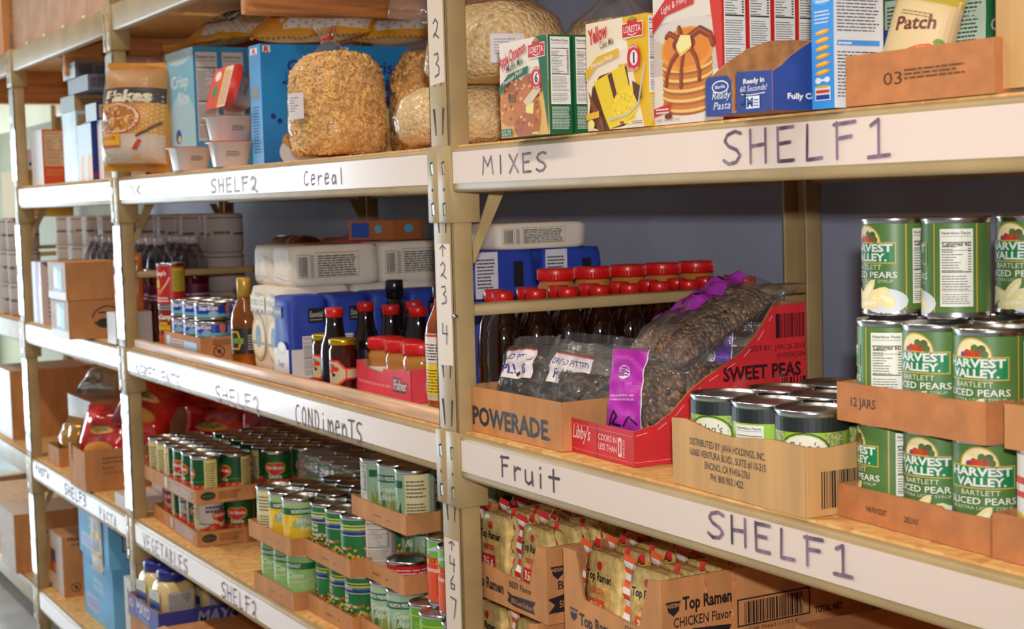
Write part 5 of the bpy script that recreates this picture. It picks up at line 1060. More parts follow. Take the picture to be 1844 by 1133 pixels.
FEND = mat('flake_bag_clear_end', (226, 190, 146), .3, bump=.5, bump_scale=18, coat=.8)
def flakes(label, X, Y, Z, w, h, t, rz, rx=0, ry=0, seed=3, word='Flakes'):
    r = thing('flakes_bag', label, 'cereal bag', (X, Y, Z), math.radians(rz), None, math.radians(rx), math.radians(ry))
    g = G(); g.pillow(w, h, t, FLK, FEND, seed=seed, amp=.008, sc=18, fin=.015, art=flake_art(w, h, word), nu=24, nv=30); g.build('bag', r)
    g = G(); g.pillow(w * 1.04, h * 1.03, t * 1.06 + .008, FILM2, seed=seed + 4, amp=.012, sc=20, fin=.02, nu=22, nv=26); g.build('film', r)
    return r
flakes('yellow flake cereal bag slumped at the left end of the cereal shelf', -3.955, .02, ZA + .024, .19, .25, .12, 42, -6, 2, 5)
flakes('second flake cereal bag behind the slumped yellow one', -4.0, .2, ZA + .03, .19, .3, .08, 40, 0, 0, 8)
def flake_back(w, h):
    a = A(); a.clip = (w * .02, w * .98, h * .03, h * .97)
    a.rect(0, 0, w, h, Cc(226, 222, 226)); a.rect(0, 0, w * .3, h, Cc(226, 150, 50))
    for i in range(14):
        for j in range(9): a.ell(w * (.3 + .055 * i), h * (.05 + .11 * j + (.055 if i % 2 else 0)), w * .016, h * .025, Cc(226, 180, 50), 6)
    a.rect(w * .12, h * .3, w * .5, h * .45, Cc(50, 44, 48)); a.text('Flakes', w * .14, h * .36, h * .3, Cc(236, 228, 220), .05, .1, w=w * .46); return a
carton('blue crispy cereal box at the back under the polka dot bags', -3.165, .4, ZA, .068, .172, .25, 0, DB, None, None, name='cereal_box', cat='cereal box')
for k, (x, y, z, rz, lb) in enumerate(((-3.83, .2, .3045, 20, 'on the light blue boxes'), (-3.2, .2, .2515, 50, 'on the front blue boxes'), (-3.17, .4, .2515, 55, 'on the rear blue boxes'))):
    r = thing('flakes_bag', 'white polka dot flake cereal bag lying ' + lb, 'cereal bag', (x, y, ZA + z + .03), math.radians(rz), None, math.radians(-62))
    g = G(); g.pillow(.27, .16, .06, FLK, FEND, seed=40 + k, amp=.007, sc=20, fin=.012, art=flake_back(.27, .16), nu=22, nv=20); g.build('bag', r)
# ================================================================== condiments shelf, second bay
PORK.put((-3.945, .092, ZB), math.radians(38), 'dark red pork and beans can at the left end, under a red can')
REDCAN.put((-3.94, .09, ZB + .1092), math.radians(34), 'bright red can standing on the pork and beans can')
fr = A(); bl = Cc(150, 180, 206); fr.rect(.02, .006, .03, .04, bl); fr.lines(.06, .008, .1, .036, 5, bl, 3); fr.rect(.16, .01, .1, .03, bl)
rt = A(); rt.lines(.03, .036, .06, .014, 3, Cc(90, 56, 36)); seal(rt, .045, .02, .012, Cc(60, 40, 34))
tray('pale fronted tray of blue tuna cans', -3.845, .038, ZB, .29, .19, .055, 0, KRAFT, arts={'front': fr, 'right': rt})
g = G(); 
for lay in range(3):
    for j in range(2):
        for i in range(3):
            TUNA.put((-3.845 + .051 + i * .0935, .038 + .05 + j * .09, ZB + .0035 + lay * .0455), math.radians(26 + 7 * i + 25 * lay - 20 * j), f'flat blue tuna can, {["bottom", "middle", "top"][lay]} layer, {ORD[i]} from left, {"front" if j == 0 else "back"} row', 'tuna cans in the tray')
VINEGAR.put((-3.37, .086, ZB), math.radians(50), 'amber oil bottle with gold cap and black label')
FLOUR = mat('flour_paper', (232, 218, 200), .65, bump=.35, bump_scale=16); SUGARP = mat('sugar_paper', (40, 66, 168), .55, bump=.3, bump_scale=14)
def papersack(name, label, X, Y, Z, w, d, h, m, front=None, right=None, rz=0., rx=0., ry=0., seed=1, mats=None, top=None):
    g = G(); bm = bmesh.new(); bmesh.ops.create_cube(bm, size=1); bmesh.ops.subdivide_edges(bm, edges=bm.edges[:], cuts=9, use_grid_fill=True)
    for v in bm.verts:
        p = v.co * 2; f = 1 - .05 * (abs(p.x) ** 8 * abs(p.y) ** 8) - .06 * (abs(p.z) ** 10) * (abs(p.x) ** 4 * abs(p.y) ** 4 + .3)
        q = Vector((p.x * w / 2 * f, p.y * d / 2 * f, p.z * h / 2 * (1 - .04 * (abs(p.x) ** 6 + abs(p.y) ** 6) * .5)))
        n_ = noise.noise(q * 22 + Vector((seed * 3.7, 0, 0))) * .004; v.co = q + Vector((q.x / w, q.y / d, 0)) * n_ * 2 + Vector((w / 2, d / 2, h / 2))
    g.add_bm(bm, m, True)
    def em(a, W, H, fn):
        if a: a.emit(g, fn, base=.0035)
    em(front, w, h, lambda u, v, l: (w * .02 + u * .96, -l + .0008, h * .02 + v * .96)); em(right, d, h, lambda u, v, l: (w + l - .0008, d * .02 + u * .96, h * .02 + v * .96))
    if top: em(top, w, d, lambda u, v, l: (w * .02 + u * .96, d * .02 + v * .96, h + l - .003))
    o = g.build(name, None, (X, Y, Z)); o.rotation_euler = (rx, ry, rz); return tag(o, label, 'paper sack')
def flour_front(w, h):
    a = A(); a.clip = (0, w, 0, h); a.rect(w * .05, h * .7, w * .9, h * .2, Cc(226, 206, 170)); a.text('THE', w * .35, h * .88, h * .06, Cc(90, 74, 60), .02, w=w * .3); a.text('FORD CO', w * .1, h * .78, h * .07, Cc(90, 74, 60), .02, w=w * .8); a.text('PREMIUM', w * .12, h * .69, h * .05, Cc(120, 96, 60), .02, w=w * .76)
    a.ell(w * .5, h * .38, w * .44, h * .28, Cc(206, 160, 60), 22); a.ell(w * .5, h * .38, w * .36, h * .23, Cc(232, 206, 150), 20); a.ell(w * .5, h * .4, w * .2, h * .14, Cc(110, 130, 110), 14); a.ell(w * .52, h * .46, w * .1, h * .06, Cc(60, 100, 160), 10); a.rect(w * .1, h * .3, w * .8, h * .04, Cc(130, 110, 80)); return a
papersack('flour_sack', 'upright flour sack with gold oval, left one beside the oil bottle', -3.302, .076, ZB, .1, .16, .188, FLOUR, flour_front(.1, .188), None, seed=2)
papersack('flour_sack', 'upright flour sack with gold oval, right one beside the blue sugar sack', -3.197, .073, ZB, .095, .16, .188, FLOUR, flour_front(.095, .188), None, seed=3)
def sugar_front(w, h):
    a = A(); a.clip = (0, w, 0, h); a.rect(0, 0, w, h * .36, Cc(232, 224, 220)); a.rect(w * .05, h * .74, w * .55, h * .14, Cc(26, 26, 30)); a.text('Essential', w * .1, h * .79, h * .06, Cc(200, 196, 180), .01, .2, w=w * .45); a.ell(w * .55, h * .36, w * .3, h * .09, Cc(220, 206, 196), 16); a.ell(w * .55, h * .38, w * .2, h * .05, Cc(240, 232, 226), 14); a.text('Sugar', w * .3, h * .14, h * .07, Cc(70, 90, 170), .01, w=w * .4); return a
def sugar_side(w, h):
    a = A(); a.clip = (0, w, 0, h); a.rect(0, 0, w, h * .1, Cc(228, 222, 222)); a.rect(w * .48, h * .68, w * .44, h * .18, Cc(26, 26, 30)); a.text('Essential', w * .52, h * .75, h * .07, Cc(200, 196, 180), .01, .2, w=w * .36); a.rect(w * .52, h * .71, w * .34, h * .012, Cc(170, 166, 150))
    a.nutri(w * .3, h * .02, w * .68, h * .5, DARK, Cc(226, 220, 222), 3, 20); a.rect(0, 0, w * .3, h * .36, Cc(232, 226, 224)); return a
for k in range(5):
    papersack('sugar_sack', ['blue and white sugar sack at the front, beside the gold lidded jar', 'blue sugar sack right behind the front sugar sack', 'blue sugar sack, third in the row running back', 'blue sugar sack, fourth in the row running back', 'blue sugar sack at the rear end of the row'][k], -3.1, .053 + k * .0925, ZB, .09, .086, .175, SUGARP, sugar_front(.09, .175) if k == 0 else None, sugar_side(.086, .175), seed=5 + k)
for k in range(3): papersack('flour_sack', ['upright flour sack in the second row, behind the left front flour sack', 'upright flour sack in the third row back', 'upright flour sack in the rearmost row'][k], -3.25, .243 + k * .12, ZB, .13, .115, .188, FLOUR, seed=20 + k)
def lying_side(w, h):
    a = A(); a.bars(w * .05, h * .24, w * .1, h * .5, Cc(60, 56, 56), 16); gd = Cc(190, 160, 70)
    for q in ((.03, .2, .14, .02), (.03, .78, .14, .02), (.03, .2, .005, .6), (.165, .2, .005, .6), (.25, .2, .5, .02), (.25, .82, .5, .02), (.25, .2, .005, .64), (.748, .2, .005, .64)): a.rect(w * q[0], h * q[1], w * q[2], h * q[3], gd)
    a.lines(w * .27, h * .24, w * .46, h * .55, 9, Cc(70, 66, 70), 5, .5, .1); a.lines(w * .185, h * .2, w * .05, h * .6, 12, Cc(90, 86, 90), 6); return a
def lying_end(w, h):
    a = A(); a.stroke([(w * .2, h * .2), (w * .35, h * .7), (w * .65, h * .7), (w * .8, h * .2), (w * .2, h * .25)], w * .02, Cc(190, 184, 180)); a.lines(w * .4, h * .08, w * .2, h * .06, 2, Cc(150, 140, 130)); return a
tp = A(); tp.ell(.06, .12, .05, .07, Cc(190, 150, 50), 20); tp.ell(.06, .12, .03, .045, Cc(110, 70, 30), 16)
for k, (x, y, lb) in enumerate(((-3.345, .1, 'left lying flour sack on top of the upright ones, plain end showing'), (-3.222, .098, 'right lying flour sack on top, barcode and print on its long side'), (-3.25, .315, 'lying flour sack behind the barcoded one, nearer the second post'), (-3.255, .53, 'rearmost lying flour sack on top of the flour stack'))):
    papersack('flour_sack', lb, x, y, ZB + .187, .125, .205, .088, FLOUR, lying_end(.125, .088) if k < 2 else None, lying_side(.205, .088) if k else None, seed=30 + k, top=tp)
carton('small orange carton with blue print lying on the flour sacks', -3.4, .36, ZB + .276, .15, .1, .045, math.radians(20), mat('orange_carton', (176, 104, 50), .6), (lambda a: (a.rect(.01, .005, .06, .035, Cc(40, 80, 180)), a.ell(.1, .025, .012, .01, Cc(90, 180, 230), 10), a)[-1])(A()), (lambda a: a.ell(.05, .025, .015, .01, Cc(90, 180, 230), 10))(A()))
RELISH.put((-2.912, .092, ZB), math.radians(40), 'gold lidded jar with red arrow label, left of the dark sauce bottle')
SAUCE.put((-2.848, .086, ZB), math.radians(40), 'tall dark sauce bottle with red cap between two gold lidded jars')
RELISH.put((-2.786, .076, ZB), math.radians(46), 'gold lidded jar with red label between sauce bottle and red tray')
for x, y, lb in ((-2.955, .2, 'dark bottle with red cap left behind the front sauce bottle'), (-2.83, .2, 'dark bottle with red cap behind the peanut butter, left of two in front'), (-2.735, .215, 'dark bottle with red cap behind the peanut butter, right of two in front'), (-2.9, .285, 'dark red capped bottle half hidden behind the left one'), (-2.79, .29, 'dark red capped bottle half hidden behind the right one')):
    SAUCE.put((x, y, ZB), math.radians(40), lb, 'dark sauce bottles')
BLKCAP = jar_kind('soy_sauce_bottle', 'bottle', [(.028, 0), (.03, .005), (.03, .11), (.024, .14), (.016, .155), (.016, .165)], DARKGL, [(.0185, .163), (.0185, .198), (.017, .2), (.0001, .2)], mat('black_gloss_cap', (20, 20, 22), .25, coat=.5), None, ribs=0, cap_name='cap')
BLKCAP.put((-2.97, .275, ZB), 0, 'dark bottle with tall black cap among the red capped bottles')
PINKT = mat('pink_red_tray', (226, 66, 84), .6, noise_amt=.03, noise_scale=30)
fr = A(); fr.text('For freshness you can see, think', .012, .021, .0065, Cc(250, 200, 206), .005, w=.145); fr.text('Fisher', .165, .019, .0225, Cc(60, 80, 100), .09, .1, w=.062); fr.text('Fisher', .168, .021, .018, Cc(240, 226, 220), .02, .1, w=.056)
rt = A(); rt.text('Fisher', .03, .02, .016, Cc(250, 206, 206), .02, w=.07); rt.rect(.001, .002, .0012, .058, Cc(120, 40, 40))
tray('pink red tray of peanut butter jars at the front of the condiments shelf', -2.749, .087, ZB, .24, .088, .062, 0, PINKT, ft=[(0, .058), (.005, .0625), (.036, .066), (.04, .052), (.12, .047), (.122, .054), (.24, .06)], arts={'front': fr, 'right': rt})
PBL = 'peanut butter jar with red ribbed lid, '
for i in range(3): PB.put((-2.707 + i * .0775, .131, ZB + .0035), math.radians(30 + 10 * i), PBL + ['left', 'middle', 'right'][i] + ' one in the front pink tray', 'peanut butter in the front tray')
DRESS.put((-2.4, .098, ZB), math.radians(40), 'dressing bottle with yellow label beside the second post')
# the block of syrup bottles seen through the open end frame
for i in range(9):
    for j in range(2):
        SYRUP.put((-2.272 - j * .064, .15 + i * .0635 + j * .02, ZB), math.radians(60 + 7 * i), f'dark syrup bottle, {ORD[i]} from the front, {["nearer", "farther"][j]} row behind the end frame', 'syrup bottles behind the end frame')
carton('closed pink red carton under the raised peanut butter jars', -2.465, .315, ZB, .085, .39, .128, 0, PINKT)
tray('pink red tray of peanut butter jars raised behind the syrup bottles', -2.47, .31, ZB + .1285, .09, .4, .05, 0, PINKT, st=[(0, .05), (.02, .052), (.1, .04), (.2, .05), (.4, .046)])
for i in range(5): PB.put((-2.424, .345 + i * .078, ZB + .132), math.radians(60), PBL + ORD[i] + ' from the front in the raised tray', 'peanut butter in the raised tray')
for k, (x, y, z, lb) in enumerate(((-2.66, .25, 0, 'blue sugar sack at the bottom, behind the syrup bottles'), (-2.66, .37, 0, 'blue sugar sack at the bottom behind the raised peanut butter'), (-2.655, .245, .176, 'blue sugar sack lying behind the syrup bottles, nearer one'), (-2.66, .4, .176, 'blue sugar sack lying behind the syrup bottles, farther one'))):
    papersack('sugar_sack', lb, x, y, ZB + z, .1, .115 if k < 2 else .135, .175 if k < 2 else .09, SUGARP, None, sugar_side(.115, .175) if k < 2 else (lambda a: (a.rect(0, 0, .05, .09, Cc(222, 218, 222)), a.lines(.004, .02, .04, .06, 9, DARK), a.rect(.085, .02, .022, .05, Cc(26, 26, 30)), a)[-1])(A()), seed=50 + k)
papersack('flour_sack', 'white flour sack lying on the blue sugar sacks at the back', -2.68, .3, ZB + .2665, .12, .2, .05, FLOUR, None, lying_side(.2, .05), seed=60)

# ================================================================== vegetable shelf, second bay
def dm(w):
    a = A(); bl = Cc(170, 190, 196); a.rect(w * .42, .006, w * .05, .026, bl); a.rect(w * .52, .005, w * .44, .0015, bl); a.rect(w * .52, .03, w * .44, .0015, bl); a.lines(w * .54, .008, w * .4, .02, 4, bl, 3); a.rect(w * .5, 0, .0015, .036, Cc(110, 70, 40)); return a
def dmr():
    a = A(); a.ell(.03, .019, .019, .0105, Cc(50, 62, 44), 16); a.text('Del Monte', .03, .017, .004, Cc(120, 110, 80), .02, 0, 'C', w=.026); a.lines(.056, .01, .06, .02, 4, Cc(110, 66, 40), 4); return a
lo = tray('lower low tray of tomato cans at the left end of the vegetable shelf', -4.06, .05, ZV, .44, .165, .037, math.radians(-2.6), KRAFT, arts={'front': dm(.44), 'right': dmr()})
up = tray('upper low tray of tomato sauce cans stacked on the lower tomato tray', -4.02, .02, ZV + .1135, .452, .155, .036, math.radians(-.7), KRAFT, arts={'front': dm(.452), 'right': dmr()})
grid([DICED, TOMATO], -4.06, .05, ZV + .0035, math.radians(-2.6), 5, 2, .0745, .0745, .1, .0445, ['tomato can with pale blue label', 'dark green tomato sauce can'], 'in the lower tomato tray', rots=(20, 110, 60, 70, 118, 20), group='tomato cans in the lower tray')
grid(TOMATO, -4.02, .02, ZV + .117, math.radians(-.7), 6, 2, .0738, .0742, .0415, .0405, 'dark green tomato sauce can', 'in the upper tomato tray', rots=(140, 148, 120, 10, 5, -10, 62), group='tomato cans in the upper tray')
carton('brown case under the rear tomato sauce cans', -4.0, .24, ZV, .46, .23, .113, 0, KRAFT)
tray('rear tray of tomato sauce cans behind the upper tomato tray', -3.99, .185, ZV + .1135, .452, .235, .034, 0, KRAFT)
grid(TOMATO, -3.99, .185, ZV + .117, 0, 6, 3, .0738, .0742, .0415, .0415, 'dark green tomato sauce can', 'in the rear tomato tray', rots=(50, 120, 60), group='tomato cans in the rear tray')
carton('brown case under the shrink wrapped cans', -3.5, .24, ZV, .4, .26, .113, 0, KRAFT)
r = thing('shrink_wrap', 'clear plastic shrink wrap tight round a flat of vegetable cans', 'plastic wrap', (-3.5, .235, ZV + .1135))
g = G(); g.rings([(0, .205, .13, 0, 0), (.05, .206, .131, 0, 0), (.114, .204, .128, 0, 0), (.12, .19, .11, 0, 0)], SHRINK, 60, 9, .004, 22, 4, .003, (.2, .13, 0), 13); g.build('film', r)
grid(MIXED, -3.5, .235, ZV + .1145, 0, 5, 3, .0755, .0755, .049, .054, 'mixed vegetable can', 'inside the shrink wrap', rots=(30, 80, 40), group='cans inside the shrink wrap')
def stamp(w): return (lambda a: a.lines(w * .42, .014, w * .14, .007, 1, Cc(120, 84, 60), 3) and a.lines(w * .66, .013, w * .06, .007, 1, Cc(120, 84, 60), 4))(A())
def veg_tray(lb, X, Y, Z, w, d, h=.036, rz=0., m=KRAFT, **k): return tray(lb, X, Y, Z, w, d, h, math.radians(rz), m, arts={'front': stamp(w)}, **k)
veg_tray('bottom tray of pale green corn cans, left of the mixed vegetables', -3.165, .01, ZV, .234, .24)
veg_tray('tray of whole kernel corn cans stacked on pale green cans', -3.17, .004, ZV + .1135, .25, .32)
grid(CREAMCORN, -3.165, .01, ZV + .0035, 0, 3, 3, .0755, .0745, .0415, .0415, 'pale green corn can', 'in the bottom corn tray', rots=(30, 36, 26, 50), group='corn cans in the bottom tray')
grid(CORN, -3.17, .004, ZV + .117, 0, 3, 4, .0765, .0755, .047, .0415, 'whole kernel corn can', 'in the upper corn tray', rots=(-95, 58, 78, 90), rr=4, group='corn cans in the upper tray')
veg_tray('bottom tray of mixed vegetable cans in the middle of the shelf', -2.917, .036, ZV, .226, .24)
veg_tray('upper tray of green mixed vegetable cans in the middle of the shelf', -2.92, .03, ZV + .1135, .24, .24)
grid(MIXED, -2.917, .036, ZV + .0035, 0, 3, 3, .0735, .0745, .0395, .0415, 'green mixed vegetable can', 'in the bottom mixed vegetable tray', rots=(-50, 36, 56), group='mixed vegetable cans in the bottom tray')
grid(MIXED, -2.92, .03, ZV + .117, 0, 3, 3, .0755, .0745, .0425, .0415, 'green mixed vegetable can', 'in the upper mixed vegetable tray', rots=(52, 34, 30, 60), group='mixed vegetable cans in the upper tray')
veg_tray('bottom tray of green bean cans, right of the mixed vegetables', -2.683, .05, ZV, .232, .24)
grid(BEANS, -2.683, .05, ZV + .0035, 0, 3, 3, .0745, .0745, .0405, .0415, 'sage green bean can', 'in the bottom bean tray', rots=(24, 44, 110), group='bean cans in the bottom tray', skip=((2, 0),))
veg_tray('middle tray holding one flat red can in front of bean cans', -2.746, .06, ZV + .1135, .242, .24)
FACTS.put((-2.706, .1, ZV + .117), math.radians(48), 'tall pale can with nutrition panel and red stripe, front of the middle tray', 'cans in the middle tray')
FLATCAN.put((-2.585, .108, ZV + .117), math.radians(40), 'flat red tuna can with open looking silver top in the middle tray')
grid(BEANS, -2.746, .06, ZV + .117, 0, 3, 2, .0765, .0745, .0435, .1165, 'sage green bean can', 'behind the flat red can', rots=(46, 50, 56), group='bean cans behind the flat red can')
veg_tray('highest tray of green bean cans just under the condiments shelf', -2.729, .058, ZV + .227, .244, .24, .037, ft=[(0, .037), (.1, .036), (.244, .0365)])
grid(BEANS, -2.729, .058, ZV + .2305, 0, 3, 3, .0765, .0745, .0435, .0415, 'sage green bean can', 'in the highest bean tray', rots=(125, 20, -62, 40), group='bean cans in the highest tray', rr=3)
for i, (x, y) in enumerate(((-2.468, .09), (-2.395, .075), (-2.318, .08))): GREEN.put((x, y, ZV), math.radians(50), 'lime green can standing by the second post, ' + ['left of three', 'middle of three, under a pasta can', 'right of three'][i], 'lime cans by the second post')
SPAG.put((-2.44, .115, ZV + .1095), math.radians(30), 'orange pasta can with green top, left one standing on lime cans'); SPAG.put((-2.362, .098, ZV + .1095), math.radians(30), 'orange pasta can with green top, right one beside the second post')
REDBAG = mat('red_snack_bag', (196, 28, 22), .25, bump=.5, bump_scale=22, coat=.8, noise_amt=.2, noise_scale=9)
def redart(w, h): return (lambda a: (a.ell(w * .5, h * .6, w * .24, h * .07, Cc(236, 150, 60), 16), a.ell(w * .45, h * .62, w * .2, h * .05, Cc(60, 110, 60), 12), a.ell(w * .5, h * .28, w * .3, h * .12, Cc(226, 150, 60), 14), a)[-1])(A())
for k, (x, y, z, rz, rx) in enumerate(((-4.6, .42, .0, 40, 0), (-4.35, .5, .0, 30, -6), (-4.62, .34, .19, 50, -20), (-4.3, .42, .2, 35, -25), (-4.05, .56, .02, 30, 0), (-4.0, .5, .2, 25, -30))):
    pouch('glossy red pasta bag in the dark corner behind the tomato cans, ' + ['lower left', 'lower middle', 'upper left', 'upper middle', 'lower right', 'upper right'][k] + ' of six', x, y, ZV + z + .03, .24, .2, .09, REDBAG, math.radians(rz), math.radians(rx), redart(.24, .2), 40 + k, name='pasta_bag', cat='bag', amp=.012)

# ================================================================== bottom shelf, second bay
VIO = mat('violet_tray_print', (66, 66, 150), .55)
fr = A(); fr.ell(.028, .032, .02, .011, Cc(226, 206, 206), 16); fr.ell(.028, .032, .016, .008, Cc(190, 60, 70), 14); fr.text('MAYO', .075, .018, .03, Cc(230, 226, 236), .03, .2, w=.12); fr.lines(.09, .004, .1, .01, 2, Cc(190, 190, 220))
rt = A(); rt.text('MAYO', .1, .014, .03, Cc(170, 170, 190), .03, .2, w=.12)
carton('plain brown carton under the violet mayonnaise tray', -4.04, -.03, ZD, .275, .28, .206, 0, KRAFT)
tray('violet printed tray of mayonnaise jars on the bottom shelf', -4.041, -.032, ZD + .207, .27, .28, .054, 0, VIO, arts={'front': fr, 'right': rt}, mi=KRAFT_IN)
for j in range(2):
    for i in range(2): MAYO.put((-3.975 + i * .122, .034 + j * .105, ZD + .2105), math.radians(4), f'mayonnaise jar with blue lid, {"front" if j == 0 else "second"} row, {ORD[i]} from left in the violet tray', 'mayonnaise jars in the violet tray')
b = carton('open brown box with loose flaps, bottom of the photo under the shelf label', -3.72, -.03, ZD, .5, .34, .24, 0, KRAFT)
g = G(); g.box(0, .5, -.16, 0, 0, .004, KRAFT2); o = g.build('flap', b, (0, .0, .24)); o.rotation_euler = (math.radians(14), 0, 0)
g = G(); g.box(0, .16, 0, .3, 0, .004, KRAFT); o = g.build('flap', b, (.34, .02, .241)); o.rotation_euler = (0, math.radians(-6), 0)
carton('white box with black arrow squeezed beside the blue cases', -4.335, .035, ZD, .18, .25, .235, 0, Cc(222, 216, 210), (lambda a: (a.rect(.035, .13, .006, .07, BLACK), a.poly([(.028, .195), (.048, .195), (.038, .212)], BLACK), a)[-1])(A()))

# ================================================================== third bay
JK = 0
for j, y in enumerate((.14, .232)):
    for i in range(10):
        JUICE.put((-4.19 - i * .09, y + .003 * i, ZB), math.radians(40 + 13 * i), f'red juice bottle with white cap, {"front" if j == 0 else ORD[j]} row, {ORD[i]} from the end frame', 'red juice bottles behind the third post')
carton('dark carton on the condiments shelf under a lying pink juice bottle', -3.97, .34, ZB, .42, .25, .2, 0, mat('dim_carton', (120, 96, 84), .7), None, (lambda a: seal(a, .1, .1, .05, Cc(70, 56, 50)))(A()))
JUICE.put((-3.95, .4, ZB + .2425), 0, 'red juice bottle lying on its side on the dark carton', None, 0, math.radians(90))
PINKJ = jar_kind('pink_drink_bottle', 'bottle', [(.036, 0), (.04, .006), (.04, .19), (.03, .23), (.016, .25)], mat('pink_drink', (196, 40, 96), .12, coat=.8, coat_rough=.05), [(.018, .248), (.018, .268), (.0001, .268)], Cc(196, 60, 90), None, cap_name='cap')
PINKJ.put((-3.66, .42, ZB + .2415), 0, 'pink drink bottle lying on the dark carton beside the red one', None, 0, math.radians(90))
ROLLM = mat('roll_paper_wrap', (206, 190, 182), .7, bump=.15, bump_scale=20)
def roll_kind():
    g = G(); g.lathe([(.02, .001), (.05, 0), (.056, .006), (.056, .108), (.05, .114), (.02, .113)], ROLLM, 28)
    a = A()
    for k in range(6): a.lines(-.17 + k * .06, .05 + .004 * (k % 2), .05, .014, 1, Cc(84, 78, 84), k, .6, .1)
    a.rect(-.18, .1, .36, .003, Cc(90, 84, 88)); a.wrap(g, .056); return Kind('toilet_roll', 'toilet roll', [('wrapped_roll', g)])
ROLL = roll_kind()
for lay in range(3):
    for i in range(17):
        x = -4.42 - i * .118
        if abs(x + 5.34) < .1: continue
        ROLL.put((x, .40 + .02 * (i % 2), ZB + lay * .1145), math.radians(30 + 17 * i), f'paper wrapped toilet roll, {["bottom", "middle", "top"][lay]} layer, {ORD[i] if i < 12 else ORD[i - 12] + " past the twelfth"} from right, behind the juice', 'toilet rolls stacked at the back')
for lay in range(3):
    for i in range(2): ROLL.put((-5.63 - i * .12, .075, ZB + lay * .1145), math.radians(50 + 20 * i), f'paper wrapped toilet roll left of the third post, {["bottom", "middle", "top"][lay]} of the {["right", "left"][i]} stack', 'toilet rolls left of the third post')
carton('mustard yellow carton on the toilet rolls left of the third post', -5.72, .03, ZB + .345, .2, .2, .16, 0, mat('mustard_print', (206, 164, 56), .6))
carton('small white tissue box with blue swirl on the mustard carton', -5.6, .06, ZB + .506, .12, .11, .07, 0, Cc(226, 220, 226), None, (lambda a: a.stroke([(.02, .02), (.05, .04), (.08, .025), (.09, .045)], .01, Cc(50, 70, 170)))(A()), name='tissue_box')
carton('white pack at the left edge standing before the toilet rolls', -5.98, -.02, ZB, .16, .1, .33, 0, Cc(236, 232, 228), (lambda a: (a.rect(.02, .14, .12, .06, Cc(240, 200, 40)), a.rect(.02, .1, .12, .03, Cc(210, 50, 40)), a)[-1])(A()), name='paper_pack', cat='pack')
def goya(w, h):
    a = A(); a.rect(w * .3, h * .2, w * .5, h * .72, Cc(70, 90, 110)); a.rect(w * .36, h * .3, w * .2, h * .5, Cc(230, 236, 236)); a.rect(w * .58, h * .26, w * .18, h * .5, Cc(120, 190, 220)); a.rect(w * .36, h * .72, w * .14, h * .14, Cc(190, 206, 90)); a.rect(0, 0, w, h * .2, Cc(206, 190, 176)); return a
def duck(): return (lambda a: (a.ring(.11, .05, .042, .046, DARK, 20, .2, PI - .2, .9), a.lines(.085, .07, .05, .007, 1, DARK, 5, .7, .1), a.ell(.1, .042, .022, .014, DARK, 14), a.ell(.125, .05, .012, .008, DARK, 10), a.poly([(.07, .045), (.1, .054), (.1, .046), (.075, .04)], DARK), a.poly([(.12, .04), (.155, .052), (.15, .044), (.125, .034)], DARK), a)[-1])(A())
GK = mat('daylit_case_front', (216, 196, 180), .7, noise_amt=.04)  # kraft fronts paled in colour for the daylight from the door
carton('lower brown case with bird emblem jutting over the shelf edge', -4.633, -.064, ZB, .213, .155, .111, 0, KRAFT, goya(.213, .111), duck(), mats={'front': GK})
carton('upper brown case with cut out front stacked on the bird emblem case', -4.63, -.068, ZB + .1115, .213, .155, .106, 0, KRAFT, goya(.213, .106), None, mats={'front': GK})
carton('white and purple carton beside the third post', -5.243, .017, ZB, .13, .12, .2, 0, Cc(226, 206, 200), (lambda a: (a.rect(0, 0, .05, .2, Cc(240, 240, 244)), a.poly([(.05, 0), (.09, 0), (.08, .1), (.11, .2), (.05, .2)], Cc(120, 80, 150)), a)[-1])(A()), (lambda a: (a.poly([(.0, .2), (.09, .2), (.05, .16)], Cc(130, 90, 150)), a.lines(.02, .02, .08, .12, 8, Cc(150, 120, 120)), a)[-1])(A()))
carton('small white carton on the shelf edge beside the second-bay post', -4.25, .0, ZB, .085, .1, .085, 0, Cc(222, 214, 208))
pouch('orange and blue pouch standing on the small white carton', -4.2, .05, ZB + .095, .09, .14, .04, mat('orange_pouch', (226, 120, 30), .35, coat=.5), math.radians(40), art=(lambda a: (a.rect(.01, .09, .07, .04, Cc(40, 60, 160)), a.ell(.045, .06, .03, .016, Cc(30, 30, 40), 14), a.ell(.045, .06, .012, .006, WHITE, 10), a)[-1])(A()), seed=3)
# mixes of the third bay, upper shelf
ORG = Cc(222, 84, 24); WB = mat('pale_blue_carton', (206, 226, 236), .45, noise_amt=.08, noise_scale=9)
for k in range(2): carton(['white fronted orange box on the upper shelf by the third post', 'second orange box half hidden behind the white fronted one'][k], -5.29, .045 + k * .078, ZA, .165, .076, .178, 0, ORG, (lambda a: a.rect(0, 0, .165, .178, Cc(240, 240, 246)))(A()), (lambda a: (a.nutri(.006, .06, .06, .112, Cc(120, 80, 60), Cc(232, 196, 150), 4, 18), a.lines(.008, .03, .056, .024, 3, Cc(240, 150, 90)), a)[-1])(A()), name='baking_mix_box', cat='food box')
carton('tall pale blue box standing on the upper shelf', -4.862, .05, ZA, .168, .06, .212, 0, WB, None, (lambda a: a.rect(.006, .1, .048, .1, Cc(190, 150, 96)))(A()), name='baking_mix_box', cat='food box')
carton('grey green topped box lying on the tall pale blue box', -4.865, .048, ZA + .2125, .172, .11, .046, 0, Cc(150, 170, 166), None, (lambda a: a.lines(.02, .008, .07, .03, 4, Cc(110, 80, 60)))(A()), mats={'right': Cc(196, 150, 96)}, name='baking_mix_box', cat='food box')
